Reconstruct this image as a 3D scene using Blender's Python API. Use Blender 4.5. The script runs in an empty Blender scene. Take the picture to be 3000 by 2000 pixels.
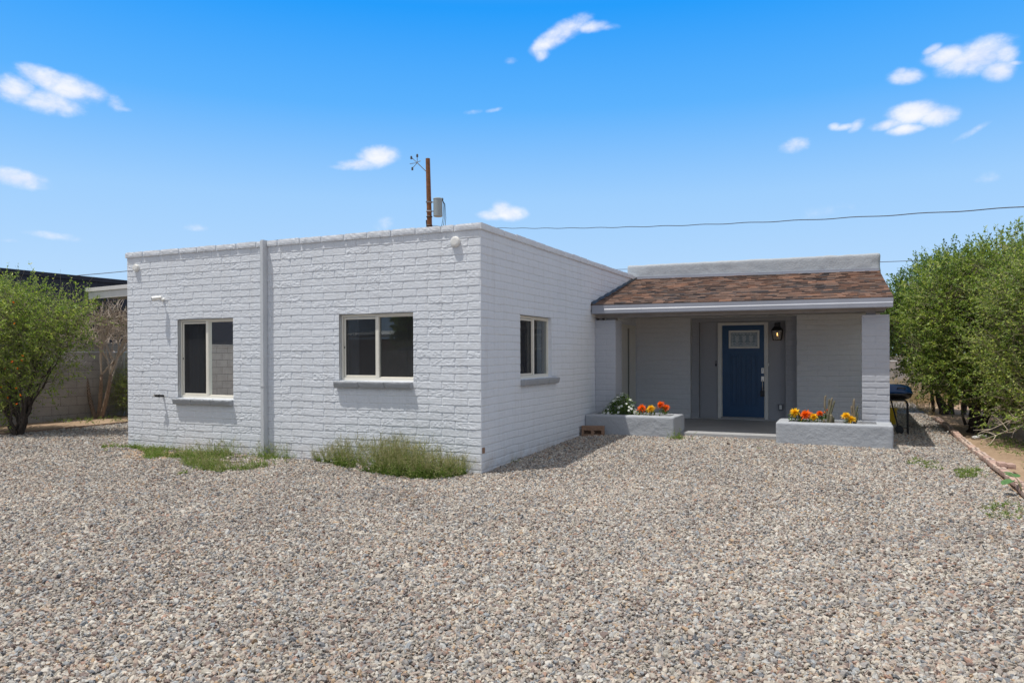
import bpy, math, random
import numpy as np
from mathutils import Vector, Matrix, Euler
scene = bpy.context.scene
COL = scene.collection
rad = math.radians

# ------------------------------------------------------------------ camera
YAW, PITCH, ROLL = 0.43011, -0.00369, -0.00383
CAM = Vector((4.4651, -8.7554, 1.5695))
fwd = Vector((-math.sin(YAW)*math.cos(PITCH), math.cos(YAW)*math.cos(PITCH), math.sin(PITCH)))
rgt = Vector((math.cos(YAW), math.sin(YAW), 0)); up0 = rgt.cross(fwd)
r_ = rgt*math.cos(ROLL)+up0*math.sin(ROLL); u_ = -rgt*math.sin(ROLL)+up0*math.cos(ROLL)
cd = bpy.data.cameras.new('camera'); cam = bpy.data.objects.new('camera', cd); COL.objects.link(cam)
cam.matrix_world = Matrix(((r_.x, u_.x, -fwd.x, CAM.x), (r_.y, u_.y, -fwd.y, CAM.y), (r_.z, u_.z, -fwd.z, CAM.z), (0, 0, 0, 1)))
cd.sensor_width = 36; cd.lens = 36*2195.7/3000; cd.shift_y = 45.74/3000
cd.clip_start = .05; cd.clip_end = 3000
scene.camera = cam

# ------------------------------------------------------------------ light
SUN = Vector((.262, .227, -1)).normalized()          # direction the light travels
EL = math.asin(-SUN.z); AZ = math.atan2(-SUN.x, -SUN.y)
sl = bpy.data.lights.new('sun', 'SUN'); sl.energy = 4.0; sl.angle = rad(.53); sl.color = (1, .96, .9)
so = bpy.data.objects.new('sun', sl); COL.objects.link(so)
so.rotation_euler = SUN.to_track_quat('-Z', 'Y').to_euler(); so.location = (0, 0, 30)
scene.view_settings.view_transform = 'Standard'; scene.view_settings.look = 'None'
scene.view_settings.exposure = 0.0; scene.view_settings.gamma = 1
scene.cycles.use_adaptive_sampling = True
scene.cycles.max_bounces = 8; scene.cycles.transparent_max_bounces = 24

class NT:
    """tiny node helper"""
    def __init__(s, tree): s.t = tree
    def n(s, typ, **kw):
        nd = s.t.nodes.new(typ)
        for k, v in kw.items():
            if k.startswith('i_'): nd.inputs[k[2:].replace('_', ' ')].default_value = v
            else: setattr(nd, k, v)
        return nd
    def l(s, a, b): s.t.links.new(a, b)
    def math(s, op, a, b=None, c=None, clamp=False):
        nd = s.t.nodes.new('ShaderNodeMath'); nd.operation = op; nd.use_clamp = clamp
        for i, v in enumerate((a, b, c)):
            if v is None: continue
            if isinstance(v, (int, float)): nd.inputs[i].default_value = v
            else: s.l(v, nd.inputs[i])
        return nd.outputs[0]
    def ramp(s, fac, stops, interp='LINEAR'):
        nd = s.t.nodes.new('ShaderNodeValToRGB'); cr = nd.color_ramp; cr.interpolation = interp
        while len(cr.elements) < len(stops): cr.elements.new(.5)
        for e, (p, c) in zip(cr.elements, stops):
            e.position = p; e.color = tuple(c)+(1,) if len(c) == 3 else c
        if fac is not None: s.l(fac, nd.inputs[0])
        return nd.outputs[0]
    def mix(s, fac, a, b, mode='MIX'):
        nd = s.t.nodes.new('ShaderNodeMix'); nd.data_type = 'RGBA'; nd.blend_type = mode
        for sock, v in ((nd.inputs[0], fac), (nd.inputs[6], a), (nd.inputs[7], b)):
            if isinstance(v, (int, float)): sock.default_value = v
            elif isinstance(v, tuple): sock.default_value = v+(1,) if len(v) == 3 else v
            else: s.l(v, sock)
        return nd.outputs[2]
    def noise(s, vec, scale, detail=2, rough=.5, dist=0):
        nd = s.n('ShaderNodeTexNoise'); nd.inputs['Scale'].default_value = scale
        nd.inputs['Detail'].default_value = detail; nd.inputs['Roughness'].default_value = rough; nd.inputs['Distortion'].default_value = dist
        if vec is not None: s.l(vec, nd.inputs['Vector'])
        return nd.outputs[0]

# ------------------------------------------------------------------ world: clear sky with small fair-weather clouds
w = bpy.data.worlds.new('World'); scene.world = w; w.use_nodes = True
wt = w.node_tree; wt.nodes.clear(); W = NT(wt)
sky = W.n('ShaderNodeTexSky', sky_type='NISHITA', sun_disc=False, sun_elevation=EL, sun_rotation=AZ,
          altitude=700, air_density=1.0, dust_density=.6, ozone_density=2.2)
tc = W.n('ShaderNodeTexCoord'); DIR = tc.outputs['Generated']
hs = W.n('ShaderNodeHueSaturation'); hs.inputs['Hue'].default_value = .5; hs.inputs['Saturation'].default_value = 1.1
hs.inputs['Value'].default_value = 1.0
W.l(sky.outputs[0], hs.inputs['Color'])
skycol = hs.outputs[0]
def cloudmask():
    # blobs: (direction, half-width u, half-height v, tilt in degrees, strength)
    def d(*a): return Vector(a).normalized()
    B = [(-0.8136, 0.5068, 0.2849, 0.0169, 0.0124, 0, 1),
     (-0.7949, 0.5278, 0.2992, 0.0232, 0.0103, -10, 1),
     (-0.7841, 0.5473, 0.2927, 0.0289, 0.0127, -8, 1),
     (-0.798, 0.5354, 0.2768, 0.0303, 0.0112, 0, 0.9),
     (-0.7697, 0.5672, 0.2931, 0.0156, 0.0091, -10, 0.9),
     (-0.7603, 0.5833, 0.286, 0.0078, 0.01, 40, 0.8),
     (-0.7585, 0.5883, 0.2803, 0.01, 0.0031, 0, 0.6),
     (-0.8312, 0.5208, 0.1945, 0.0243, 0.009, -5, 1),
     (-0.552, 0.7949, 0.2519, 0.0233, 0.0113, 10, 1),
     (-0.5691, 0.7858, 0.2422, 0.0253, 0.0069, 6, 0.8),
     (-0.5902, 0.7717, 0.2369, 0.0117, 0.003, 0, 0.5),
     (-0.3243, 0.8605, 0.3929, 0.0299, 0.01, 28, 0.95),
     (-0.3453, 0.8569, 0.3828, 0.0181, 0.0084, 30, 0.9),
     (-0.2904, 0.8704, 0.3976, 0.0178, 0.0058, 5, 0.85),
     (-0.3528, 0.8585, 0.3721, 0.0073, 0.0084, -50, 0.6),
     (-0.2729, 0.8767, 0.3961, 0.0118, 0.0033, 0, 0.5),
     (0.0912, 0.942, 0.3229, 0.0219, 0.0097, -3, 1.1),
     (0.1182, 0.9413, 0.3162, 0.0296, 0.0154, 8, 1.15),
     (0.1387, 0.9435, 0.3009, 0.0146, 0.0109, -15, 1.1),
     (0.0764, 0.9401, 0.3322, 0.0095, 0.0045, 15, 1),
     (0.1425, 0.9384, 0.3147, 0.0128, 0.0108, -30, 1),
     (0.1519, 0.9402, 0.3048, 0.0083, 0.0025, -10, 0.8),
     (0.052, 0.9496, 0.3093, 0.0158, 0.0077, -5, 1),
     (0.0468, 0.9481, 0.3146, 0.007, 0.0054, 0, 0.8),
     (0.0611, 0.9606, 0.2711, 0.0266, 0.0108, 0, 1.15),
     (0.0829, 0.9607, 0.2651, 0.0192, 0.0099, -5, 1.1),
     (0.0336, 0.9644, 0.2623, 0.0164, 0.0055, 5, 0.95),
     (0.051, 0.9657, 0.2545, 0.0162, 0.0055, 0, 1.0),
     (-0.0112, 0.9642, 0.2649, 0.0113, 0.0032, 0, 0.7),
     (0.0015, 0.9642, 0.2652, 0.0089, 0.0048, 35, 0.7),
     (-0.0223, 0.9636, 0.2666, 0.0061, 0.0036, 0, 0.7),
     (-0.0659, 0.9657, 0.251, 0.0141, 0.0074, 8, 0.7),
     (-0.4132, 0.8917, 0.1846, 0.0199, 0.0089, -6, 0.95),
     (-0.4208, 0.8868, 0.1911, 0.0106, 0.0089, 0, 0.85),
     (-0.4336, 0.8826, 0.1816, 0.016, 0.0054, 0, 0.7),
     (-0.8241, 0.55, 0.1355, 0.0176, 0.0031, -4, 0.4),
     (-0.8122, 0.5679, 0.1333, 0.0108, 0.0031, -8, 0.3),
     (-0.7289, 0.6667, 0.1554, 0.0103, 0.0033, 0, 0.35),
     (-0.3871, 0.8471, 0.3641, 0.0065, 0.0034, 0, 0.35),
     (-0.4385, 0.8447, 0.307, 0.0093, 0.0026, 4, 0.42),
     (-0.4174, 0.8545, 0.3091, 0.0093, 0.0022, 12, 0.45),
     (0.1175, 0.9628, 0.2433, 0.0143, 0.003, 25, 0.42),
     (-0.0286, 0.9845, 0.1729, 0.0236, 0.005, 4, 0.22),
     (-0.5534, 0.8154, 0.1699, 0.0096, 0.0062, 20, 0.32),
     (0.1332, 0.9721, 0.193, 0.0069, 0.0038, 0, 0.22),
     (-0.8449, 0.5197, 0.127, 0.0075, 0.0019, 0, 0.3)]
    nz = W.n('ShaderNodeMapping'); W.l(DIR, nz.inputs[0]); nz.inputs['Scale'].default_value = (1, 1, 1.5)
    n1 = W.noise(nz.outputs[0], 27, 5, .55, .2)
    n2 = W.noise(nz.outputs[0], 95, 4, .6)
    nn = W.math('ADD', W.math('MULTIPLY', W.math('SUBTRACT', n1, .5), 2.6), W.math('MULTIPLY', W.math('SUBTRACT', n2, .5), 1.1))
    out = None
    for cx, cy, cz, a, b, tilt, st in B:
        c = d(cx, cy, cz); U = c.cross(Vector((0, 0, 1))).normalized(); V = U.cross(c)
        t = rad(tilt); U, V = U*math.cos(t)+V*math.sin(t), -U*math.sin(t)+V*math.cos(t)
        du = W.n('ShaderNodeVectorMath', operation='DOT_PRODUCT'); W.l(DIR, du.inputs[0]); du.inputs[1].default_value = U/a
        dv = W.n('ShaderNodeVectorMath', operation='DOT_PRODUCT'); W.l(DIR, dv.inputs[0]); dv.inputs[1].default_value = V/b
        sq = W.math('ADD', W.math('POWER', W.math('ABSOLUTE', du.outputs['Value']), 2.), W.math('POWER', W.math('ABSOLUTE', dv.outputs['Value']), 2.))
        f = W.math('MULTIPLY', W.math('SUBTRACT', 1.7, sq), st)
        out = f if out is None else W.math('SMOOTH_MAX', out, f, .25)
    f = W.math('ADD', out, nn)
    mr = W.n('ShaderNodeMapRange', interpolation_type='SMOOTHERSTEP'); W.l(f, mr.inputs[0])
    mr.inputs[1].default_value = -.5; mr.inputs[2].default_value = 2.5
    return mr.outputs[0], n1
sz = W.n('ShaderNodeSeparateXYZ'); W.l(DIR, sz.inputs[0])
grad = W.ramp(sz.outputs['Z'], [(0, (5.2, 7.3, 9.8)), (.10, (4.8, 7.2, 10.2)), (.20, (3.6, 6.5, 10.3)), (.31, (1.1, 4.7, 10.4)), (.42, (.12, 3.5, 10.2)), (.56, (2.2, 3.8, 6.6)), (.75, (3.9, 4.3, 5.0)), (1, (4.0, 4.3, 5.0))])  # upper stops paled to take the blue out of the shade
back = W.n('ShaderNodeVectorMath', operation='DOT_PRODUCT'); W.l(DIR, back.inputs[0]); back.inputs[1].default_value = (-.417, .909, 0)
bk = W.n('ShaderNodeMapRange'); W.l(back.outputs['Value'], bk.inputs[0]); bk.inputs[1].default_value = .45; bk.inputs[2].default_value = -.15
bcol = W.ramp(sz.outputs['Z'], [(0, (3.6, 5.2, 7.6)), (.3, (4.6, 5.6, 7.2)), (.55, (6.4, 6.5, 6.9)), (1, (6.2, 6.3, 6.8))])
grad = W.mix(bk.outputs[0], grad, bcol)      # paler sky behind the viewer, added to brighten and neutralise the shade
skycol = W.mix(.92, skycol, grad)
mask, n1 = cloudmask()
cc = W.ramp(n1, [(.3, (7.9, 8.4, 10.0)), (.65, (9.7, 9.8, 10.4))])
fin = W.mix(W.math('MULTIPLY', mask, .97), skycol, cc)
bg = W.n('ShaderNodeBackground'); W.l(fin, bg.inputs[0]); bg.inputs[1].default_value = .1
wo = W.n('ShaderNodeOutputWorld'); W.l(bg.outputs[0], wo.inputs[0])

# ------------------------------------------------------------------ noise in numpy
def _h(ix, iy, iz, seed):
    n = (ix.astype(np.int64)*374761393 + iy.astype(np.int64)*668265263 + iz.astype(np.int64)*2147483647 + seed*1274126177) & 0x7fffffff
    n = ((n ^ (n >> 13))*1274126177) & 0x7fffffff
    n = n ^ (n >> 16)
    return (n & 0xffff)/65535.0
def vn(x, y, z, seed=0):
    x, y, z = np.broadcast_arrays(np.asarray(x, float), np.asarray(y, float), np.asarray(z, float))
    fx, fy, fz = np.floor(x), np.floor(y), np.floor(z)
    tx, ty, tz = x-fx, y-fy, z-fz
    tx, ty, tz = [t*t*(3-2*t) for t in (tx, ty, tz)]
    r = 0
    for i in (0, 1):
        for j in (0, 1):
            for k in (0, 1):
                r = r + _h(fx+i, fy+j, fz+k, seed)*np.where(i, tx, 1-tx)*np.where(j, ty, 1-ty)*np.where(k, tz, 1-tz)
    return r*2-1
def fbm(x, y, z, oct=3, seed=0, g=.5):
    a, s, f = 1., 0, 1.
    for o in range(oct):
        s = s+a*vn(x*f, y*f, z*f, seed+o*7); a *= g; f *= 2.03
    return s
def sstep(a, b, x):
    t = np.clip((x-a)/(b-a), 0, 1); return t*t*(3-2*t)

def gz(x, y):
    """height of the gravel surface"""
    x = np.asarray(x, float); y = np.asarray(y, float)
    s = sstep(-.5, 4.1, y)
    porch = .118-.014*np.clip(x-1, 0, 4)/1.0*.55
    porch = porch*(1-.5*sstep(4.9, 5.4, x))
    return porch*s*sstep(-1, .5, x+y*.0) + .045*np.clip(-x/6.6, 0, 1.3)*sstep(-5, 0, y) + .007*fbm(x*.8, y*.8, 0, 2, 5) + .05*sstep(-10.42, -10.9, x)

# ------------------------------------------------------------------ object helpers
def tag(o, label=None, cat=None, group=None, kind=None):
    if label: o['label'] = label
    if cat: o['category'] = cat
    if group: o['group'] = group
    if kind: o['kind'] = kind
    return o
def empty(name, loc=(0, 0, 0), label=None, cat=None, group=None, rot=0):
    o = bpy.data.objects.new(name, None); COL.objects.link(o); o.location = loc; o.rotation_euler = (0, 0, rot)
    o.empty_display_size = .1
    return tag(o, label, cat, group)
def link(name, me, mat, parent=None):
    o = bpy.data.objects.new(name, me); COL.objects.link(o)
    for m in (mat if isinstance(mat, (list, tuple)) else [mat]): me.materials.append(m)
    if parent is not None:
        o.parent = parent
    return o
def rawmesh(name, V, F, smooth=False, attrs=None, mi=None):
    """V (n,3), F (m,k) uniform array or list of tuples"""
    me = bpy.data.meshes.new(name)
    V = np.asarray(V, np.float32)
    if isinstance(F, np.ndarray):
        m, k = F.shape
        me.vertices.add(len(V)); me.vertices.foreach_set('co', V.ravel())
        me.loops.add(m*k); me.loops.foreach_set('vertex_index', F.astype(np.int32).ravel())
        me.polygons.add(m); me.polygons.foreach_set('loop_start', np.arange(0, m*k, k, dtype=np.int32))
        me.update(calc_edges=True)
    else:
        me.from_pydata(V.tolist(), [], [tuple(f) for f in F]); me.update()
    if attrs:
        for nm, (dom, arr) in attrs.items():
            a = me.attributes.new(nm, 'FLOAT', dom); a.data.foreach_set('value', np.asarray(arr, np.float32))
    if mi is not None: me.polygons.foreach_set('material_index', np.asarray(mi, np.int32))
    if smooth: me.polygons.foreach_set('use_smooth', np.ones(len(me.polygons), bool))
    return me

class MB:
    """collects shapes, builds ONE mesh object"""
    def __init__(s): s.v = []; s.f = []; s.t = []; s.m = []; s.n = 0; s.tint = 0.; s.mat = 0
    def add(s, V, F, tint=None):
        V = np.asarray(V, float).reshape(-1, 3); s.v.append(V)
        for f in F:
            s.f.append(tuple(int(i)+s.n for i in f)); s.t.append(s.tint if tint is None else tint); s.m.append(s.mat)
        s.n += len(V)
    def box(s, a, b, tint=None):
        x0, y0, z0 = a; x1, y1, z1 = b
        s.add([(x0,y0,z0),(x1,y0,z0),(x1,y1,z0),(x0,y1,z0),(x0,y0,z1),(x1,y0,z1),(x1,y1,z1),(x0,y1,z1)],
              [(0,3,2,1),(4,5,6,7),(0,1,5,4),(1,2,6,5),(2,3,7,6),(3,0,4,7)], tint)
    def hexa(s, P, tint=None):   # 8 points bottom ring then top ring
        s.add(P, [(0,3,2,1),(4,5,6,7),(0,1,5,4),(1,2,6,5),(2,3,7,6),(3,0,4,7)], tint)
    def tube(s, pts, r, n=6, cap=True, tint=None):
        pts = [Vector(p) for p in pts]; rr = r if isinstance(r, (list, tuple)) else [r]*len(pts)
        V = []; ref = None
        for i, p in enumerate(pts):
            t = (pts[min(i+1, len(pts)-1)]-pts[max(i-1, 0)]).normalized()
            if ref is None or abs(ref.dot(t)) > .99: ref = Vector((0, 0, 1)) if abs(t.z) < .9 else Vector((1, 0, 0))
            a = t.cross(ref).normalized(); b = t.cross(a).normalized(); ref = -b if False else ref
            for k in range(n):
                q = 2*math.pi*k/n; V.append(p+(a*math.cos(q)+b*math.sin(q))*rr[i])
        F = []
        for i in range(len(pts)-1):
            for k in range(n):
                F.append((i*n+k, i*n+(k+1) % n, (i+1)*n+(k+1) % n, (i+1)*n+k))
        if cap: F.append(tuple(range(n))[::-1]); F.append(tuple((len(pts)-1)*n+k for k in range(n)))
        s.add([tuple(v) for v in V], F, tint)
    def lathe(s, prof, c=(0, 0, 0), axis='z', n=16, tint=None):
        V = []
        for r, h in prof:
            for k in range(n):
                q = 2*math.pi*k/n; p = (r*math.cos(q), r*math.sin(q), h)
                if axis == 'y': p = (p[0], p[2], p[1])
                if axis == 'x': p = (p[2], p[0], p[1])
                V.append((p[0]+c[0], p[1]+c[1], p[2]+c[2]))
        F = [(i*n+k, i*n+(k+1) % n, (i+1)*n+(k+1) % n, (i+1)*n+k) for i in range(len(prof)-1) for k in range(n)]
        F.append(tuple(range(n))[::-1]); F.append(tuple((len(prof)-1)*n+k for k in range(n)))
        s.add(V, F, tint)
    def build(s, name, mat, parent=None, xf=None, bevel=0, smooth=False, fix=True):
        V = np.concatenate(s.v)
        if xf: V = np.array([xf(*p) for p in V])
        me = rawmesh(name, V, s.f, smooth, {'tint': ('FACE', s.t)}, s.m)
        if fix:
            import bmesh
            bm = bmesh.new(); bm.from_mesh(me); bmesh.ops.recalc_face_normals(bm, faces=bm.faces); bm.to_mesh(me); bm.free()
        o = link(name, me, mat, parent)
        if bevel:
            md = o.modifiers.new('bevel', 'BEVEL'); md.width = bevel; md.segments = 2; md.limit_method = 'ANGLE'; md.angle_limit = rad(40)
            md.harden_normals = False
        return o
def cubesurf(a, b, res):
    """surface grid points of a box (merged), faces"""
    a = np.array(a, float); b = np.array(b, float); n = np.maximum(1, np.round((b-a)/res)).astype(int)
    idx = {}; V = []; F = []
    def vid(i, j, k):
        key = (i, j, k)
        if key not in idx: idx[key] = len(V); V.append(a+(b-a)*np.array([i/n[0], j/n[1], k/n[2]]))
        return idx[key]
    for ax in range(3):
        o1, o2 = (ax+1) % 3, (ax+2) % 3
        for side in (0, n[ax]):
            for p in range(n[o1]):
                for q in range(n[o2]):
                    def mk(pp, qq):
                        t = [0, 0, 0]; t[ax] = side; t[o1] = pp; t[o2] = qq; return vid(*t)
                    f = (mk(p, q), mk(p+1, q), mk(p+1, q+1), mk(p, q+1))
                    F.append(f if side else f[::-1])
    return np.array(V), F
def roughbox(M, a, b, res=.03, rnd=.01, amp=.002, fr=25, seed=0, tint=None, post=None):
    V, F = cubesurf(a, b, res); a = np.array(a, float); b = np.array(b, float)
    r = min(rnd, *((b-a)/2*.98)); q = np.clip(V, a+r, b-r); d = V-q
    L = np.linalg.norm(d, axis=1, keepdims=True); L[L == 0] = 1; nrm = d/L
    V = q+nrm*r
    V = V+nrm*(fbm(V[:, 0]*fr, V[:, 1]*fr, V[:, 2]*fr, 3, seed)*amp)[:, None]
    if post: V = post(V)
    M.add(V, F, tint)

# ------------------------------------------------------------------ materials
def material(name):
    m = bpy.data.materials.new(name); m.use_nodes = True; t = m.node_tree; t.nodes.clear()
    N = NT(t); out = N.n('ShaderNodeOutputMaterial'); b = N.n('ShaderNodeBsdfPrincipled'); N.l(b.outputs[0], out.inputs[0])
    return m, N, b, out
def bump(N, b, h, strength=.3, dist=.01):
    bp = N.n('ShaderNodeBump'); bp.inputs['Strength'].default_value = strength; bp.inputs['Distance'].default_value = dist
    N.l(h, bp.inputs['Height']); N.l(bp.outputs[0], b.inputs['Normal'])
def plain(name, col, rough=.6, metal=0, var=.08, vs=6, bs=0, bscale=80, bdist=.002, spec=.5):
    m, N, b, out = material(name)
    g = N.n('ShaderNodeNewGeometry').outputs['Position']
    c = N.noise(g, vs, 4, .6)
    dark = tuple(v*(1-var) for v in col); light = tuple(min(1, v*(1+var)) for v in col)
    N.l(N.ramp(c, [(.3, dark), (.7, light)]), b.inputs['Base Color'])
    b.inputs['Roughness'].default_value = rough; b.inputs['Metallic'].default_value = metal
    b.inputs['Specular IOR Level'].default_value = spec
    if bs: bump(N, b, N.noise(g, bscale, 4, .6), bs, bdist)
    return m
def paint(name, col, grain=.35, gscale=90, splash=False):
    m, N, b, out = material(name)
    g = N.n('ShaderNodeNewGeometry').outputs['Position']
    a = N.noise(g, 1.3, 4, .6); f = N.noise(g, 22, 4, .65)
    c1 = N.ramp(a, [(.3, tuple(v*.955 for v in col)), (.7, tuple(v*1.03 for v in col))])
    c2 = N.mix(.5, c1, N.ramp(f, [(.3, tuple(v*.92 for v in col)), (.65, tuple(v*1.03 for v in col))]))
    if splash:
        sp = N.n('ShaderNodeSeparateXYZ'); N.l(g, sp.inputs[0]); zf = N.n('ShaderNodeMapRange'); N.l(sp.outputs['Z'], zf.inputs[0]); zf.inputs[1].default_value = .30; zf.inputs[2].default_value = .02
        st = N.math('MULTIPLY', zf.outputs[0], N.ramp(N.noise(g, 5, 5, .7), [(.40, (0, 0, 0)), (.65, (.6, .6, .6))]))
        c2 = N.mix(st, c2, (.42, .33, .25))
        ch = N.ramp(N.noise(g, 34, 3, .6), [(.745, (0, 0, 0)), (.76, (1, 1, 1))]); c2 = N.mix(N.math('MULTIPLY', ch, .6), c2, (.42, .36, .30))
        vs = N.n('ShaderNodeMapping'); N.l(g, vs.inputs[0]); vs.inputs['Scale'].default_value = (9, 9, .5)
        c2 = N.mix(N.ramp(N.noise(vs.outputs[0], 1, 4, .6), [(.52, (0, 0, 0)), (.75, (.16, .16, .16))]), c2, (.40, .37, .33))
    N.l(c2, b.inputs['Base Color']); b.inputs['Roughness'].default_value = .75; b.inputs['Specular IOR Level'].default_value = .3
    h = N.math('ADD', N.noise(g, gscale, 4, .65), N.math('MULTIPLY', N.noise(g, gscale*.35, 3, .6), 1.5))
    bump(N, b, h, grain, .004 if gscale > 50 else .012)
    return m
M_wall = paint('white_painted_block', (.705, .733, .768), .5, 90, True)
M_wallside = M_wall
M_porch = paint('grey_painted_block', (.73, .73, .73), .3)
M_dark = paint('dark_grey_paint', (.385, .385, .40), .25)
M_sill = paint('grey_sill_paint', (.36, .375, .395), .35)
M_stucco = paint('grey_stucco', (.39, .41, .435), .55, 26)
M_parstucco = paint('grey_parapet_stucco', (.40, .43, .455), .5, 30)
M_gutter = plain('grey_gutter_metal', (.31, .325, .37), .4, 0, .05, 3)
M_soffit = plain('soffit_paint', (.30, .28, .27), .7, 0, .12, 5, .2)
M_frame = plain('cream_vinyl', (.80, .76, .66), .4, 0, .02, 3)
M_casing = plain('off_white_casing', (.72, .70, .64), .5, 0, .04, 6)
M_door = plain('navy_blue_door_paint', (.008, .060, .150), .38, 0, .06, 3)
M_slab = plain('grey_floor_paint', (.40, .40, .40), .55, 0, .07, 4, .2, 120)
M_black = plain('black_metal', (.012, .012, .013), .45, 0, .1, 8)
M_nickel = plain('satin_nickel', (.62, .58, .52), .32, 1, .03, 8)
M_whiteplastic = plain('white_plastic', (.78, .77, .73), .45, 0, .03, 8)
M_offwhitemetal = plain('light_grey_metal', (.56, .58, .60), .45, 0, .04, 3)
M_dirt = None

def m_tint(name, stops, rough=.7, interp='LINEAR', bs=0, bscale=60, spec=.3, trans=0, noise_mix=0):
    m, N, b, out = material(name)
    at = N.n('ShaderNodeAttribute', attribute_name='tint')
    g = N.n('ShaderNodeNewGeometry').outputs['Position']
    c = N.ramp(at.outputs['Fac'], stops, interp)
    if noise_mix:
        c = N.mix(noise_mix, c, N.ramp(N.noise(g, 60, 4, .7), [(.3, (.35, .35, .35)), (.7, (1.5, 1.5, 1.5))]), 'MULTIPLY')
    N.l(c, b.inputs['Base Color']); b.inputs['Roughness'].default_value = rough; b.inputs['Specular IOR Level'].default_value = spec
    if bs: bump(N, b, N.noise(g, bscale, 3, .6), bs, .003)
    if trans:
        tr = N.n('ShaderNodeBsdfTranslucent'); N.l(N.mix(1., c, (1.25, 1.25, .7), 'MULTIPLY'), tr.inputs[0])
        mx = N.n('ShaderNodeMixShader'); mx.inputs[0].default_value = trans
        N.l(b.outputs[0], mx.inputs[1]); N.l(tr.outputs[0], mx.inputs[2]); N.l(mx.outputs[0], out.inputs[0])
    return m
M_leaf = m_tint('shrub_leaves', [(0, (.055, .105, .024)), (.4, (.20, .30, .055)), (.75, (.40, .48, .10)), (1, (.62, .62, .22))], .5, trans=.38, spec=.35)
M_leafd = m_tint('dark_shrub_leaves', [(0, (.04, .09, .02)), (.5, (.12, .22, .04)), (.85, (.25, .36, .07)), (1, (.40, .45, .13))], .5, trans=.32, spec=.35)
M_leafl = m_tint('light_shrub_leaves', [(0, (.065, .12, .025)), (.4, (.22, .33, .06)), (.75, (.42, .51, .11)), (1, (.64, .65, .22))], .5, trans=.38, spec=.35)
M_weed = m_tint('weed_leaves', [(0, (.09, .16, .03)), (.5, (.18, .28, .055)), (.8, (.30, .34, .10)), (1, (.52, .46, .27))], .6, trans=.3)
M_dry = m_tint('dry_grass', [(0, (.30, .22, .10)), (1, (.62, .48, .27))], .8, trans=.2)
M_bark = plain('grey_brown_bark', (.17, .125, .09), .9, 0, .45, 30, .8, 60, .01)
M_darkbark = plain('dark_bark', (.06, .045, .035), .9, 0, .4, 30, .8, 60, .01)
M_twig = plain('pale_twigs', (.27, .22, .15), .8, 0, .25, 20)
M_twigp = plain('grey_green_twigs', (.30, .26, .17), .8, 0, .25, 20)
M_twigg = plain('green_brown_twigs', (.22, .20, .11), .8, 0, .3, 20)
M_orange = m_tint('orange_petals', [(0, (.75, .08, .005)), (1, (.95, .25, .01))], .6, trans=.25)
M_yellow = m_tint('yellow_petals', [(0, (.75, .38, .005)), (1, (.95, .66, .02))], .6, trans=.25)
M_whitep = m_tint('white_petals', [(0, (.75, .78, .76)), (1, (.9, .9, .88))], .6, trans=.25)
M_cactus = m_tint('cactus_skin', [(0, (.10, .11, .065)), (1, (.21, .175, .12))], .8, bs=.5, bscale=150)
M_brown = plain('brown_block', (.28, .17, .11), .9, 0, .25, 40, .8, 120, .004)

def m_glass():
    m, N, b, out = material('window_glass')
    t = N.n('ShaderNodeBsdfTransparent'); t.inputs[0].default_value = (.66, .70, .70, 1)
    g = N.n('ShaderNodeBsdfGlossy'); g.inputs['Roughness'].default_value = .01; g.inputs[0].default_value = (.95, 1, 1, 1)
    fr = N.n('ShaderNodeFresnel'); fr.inputs[0].default_value = 1.6
    mx = N.n('ShaderNodeMixShader'); N.l(N.math('MULTIPLY_ADD', fr.outputs[0], 1.3, .015, True), mx.inputs[0])
    N.l(t.outputs[0], mx.inputs[1]); N.l(g.outputs[0], mx.inputs[2])
    df = N.n('ShaderNodeBsdfDiffuse'); df.inputs[0].default_value = (.6, .6, .58, 1); m2 = N.n('ShaderNodeMixShader'); m2.inputs[0].default_value = .05
    N.l(mx.outputs[0], m2.inputs[1]); N.l(df.outputs[0], m2.inputs[2]); N.l(m2.outputs[0], out.inputs[0])
    return m
M_glass = m_glass()
def m_screen():
    m, N, b, out = material('insect_screen')
    t = N.n('ShaderNodeBsdfTransparent'); d = N.n('ShaderNodeBsdfDiffuse'); d.inputs[0].default_value = (.045, .045, .048, 1)
    mx = N.n('ShaderNodeMixShader'); mx.inputs[0].default_value = .45
    N.l(t.outputs[0], mx.inputs[1]); N.l(d.outputs[0], mx.inputs[2]); N.l(mx.outputs[0], out.inputs[0])
    return m
M_screen = m_screen()
def m_lampglass():
    m, N, b, out = material('smoked_lamp_glass')
    t = N.n('ShaderNodeBsdfTransparent'); t.inputs[0].default_value = (.62, .60, .58, 1)
    g = N.n('ShaderNodeBsdfGlossy'); g.inputs['Roughness'].default_value = .05
    mx = N.n('ShaderNodeMixShader'); mx.inputs[0].default_value = .12
    N.l(t.outputs[0], mx.inputs[1]); N.l(g.outputs[0], mx.inputs[2]); N.l(mx.outputs[0], out.inputs[0])
    return m
M_lampglass = m_lampglass()
def m_emit(name, col, s):
    m, N, b, out = material(name); e = N.n('ShaderNodeEmission'); e.inputs[0].default_value = col+(1,); e.inputs[1].default_value = s
    N.l(e.outputs[0], out.inputs[0]); return m
M_filament = m_emit('lamp_filament', (1, .55, .16), 6)
M_curtain = plain('pale_curtain', (.75, .8, .88), .9, 0, .08, 10)
M_hedgerefl = plain('green_hedge_reflection', (.10, .22, .10), .9, 0, .2, 10)  # green panels painted in for the hedge reflected in the side window
M_room = plain('room_wall', (.35, .33, .31), .9)

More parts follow.
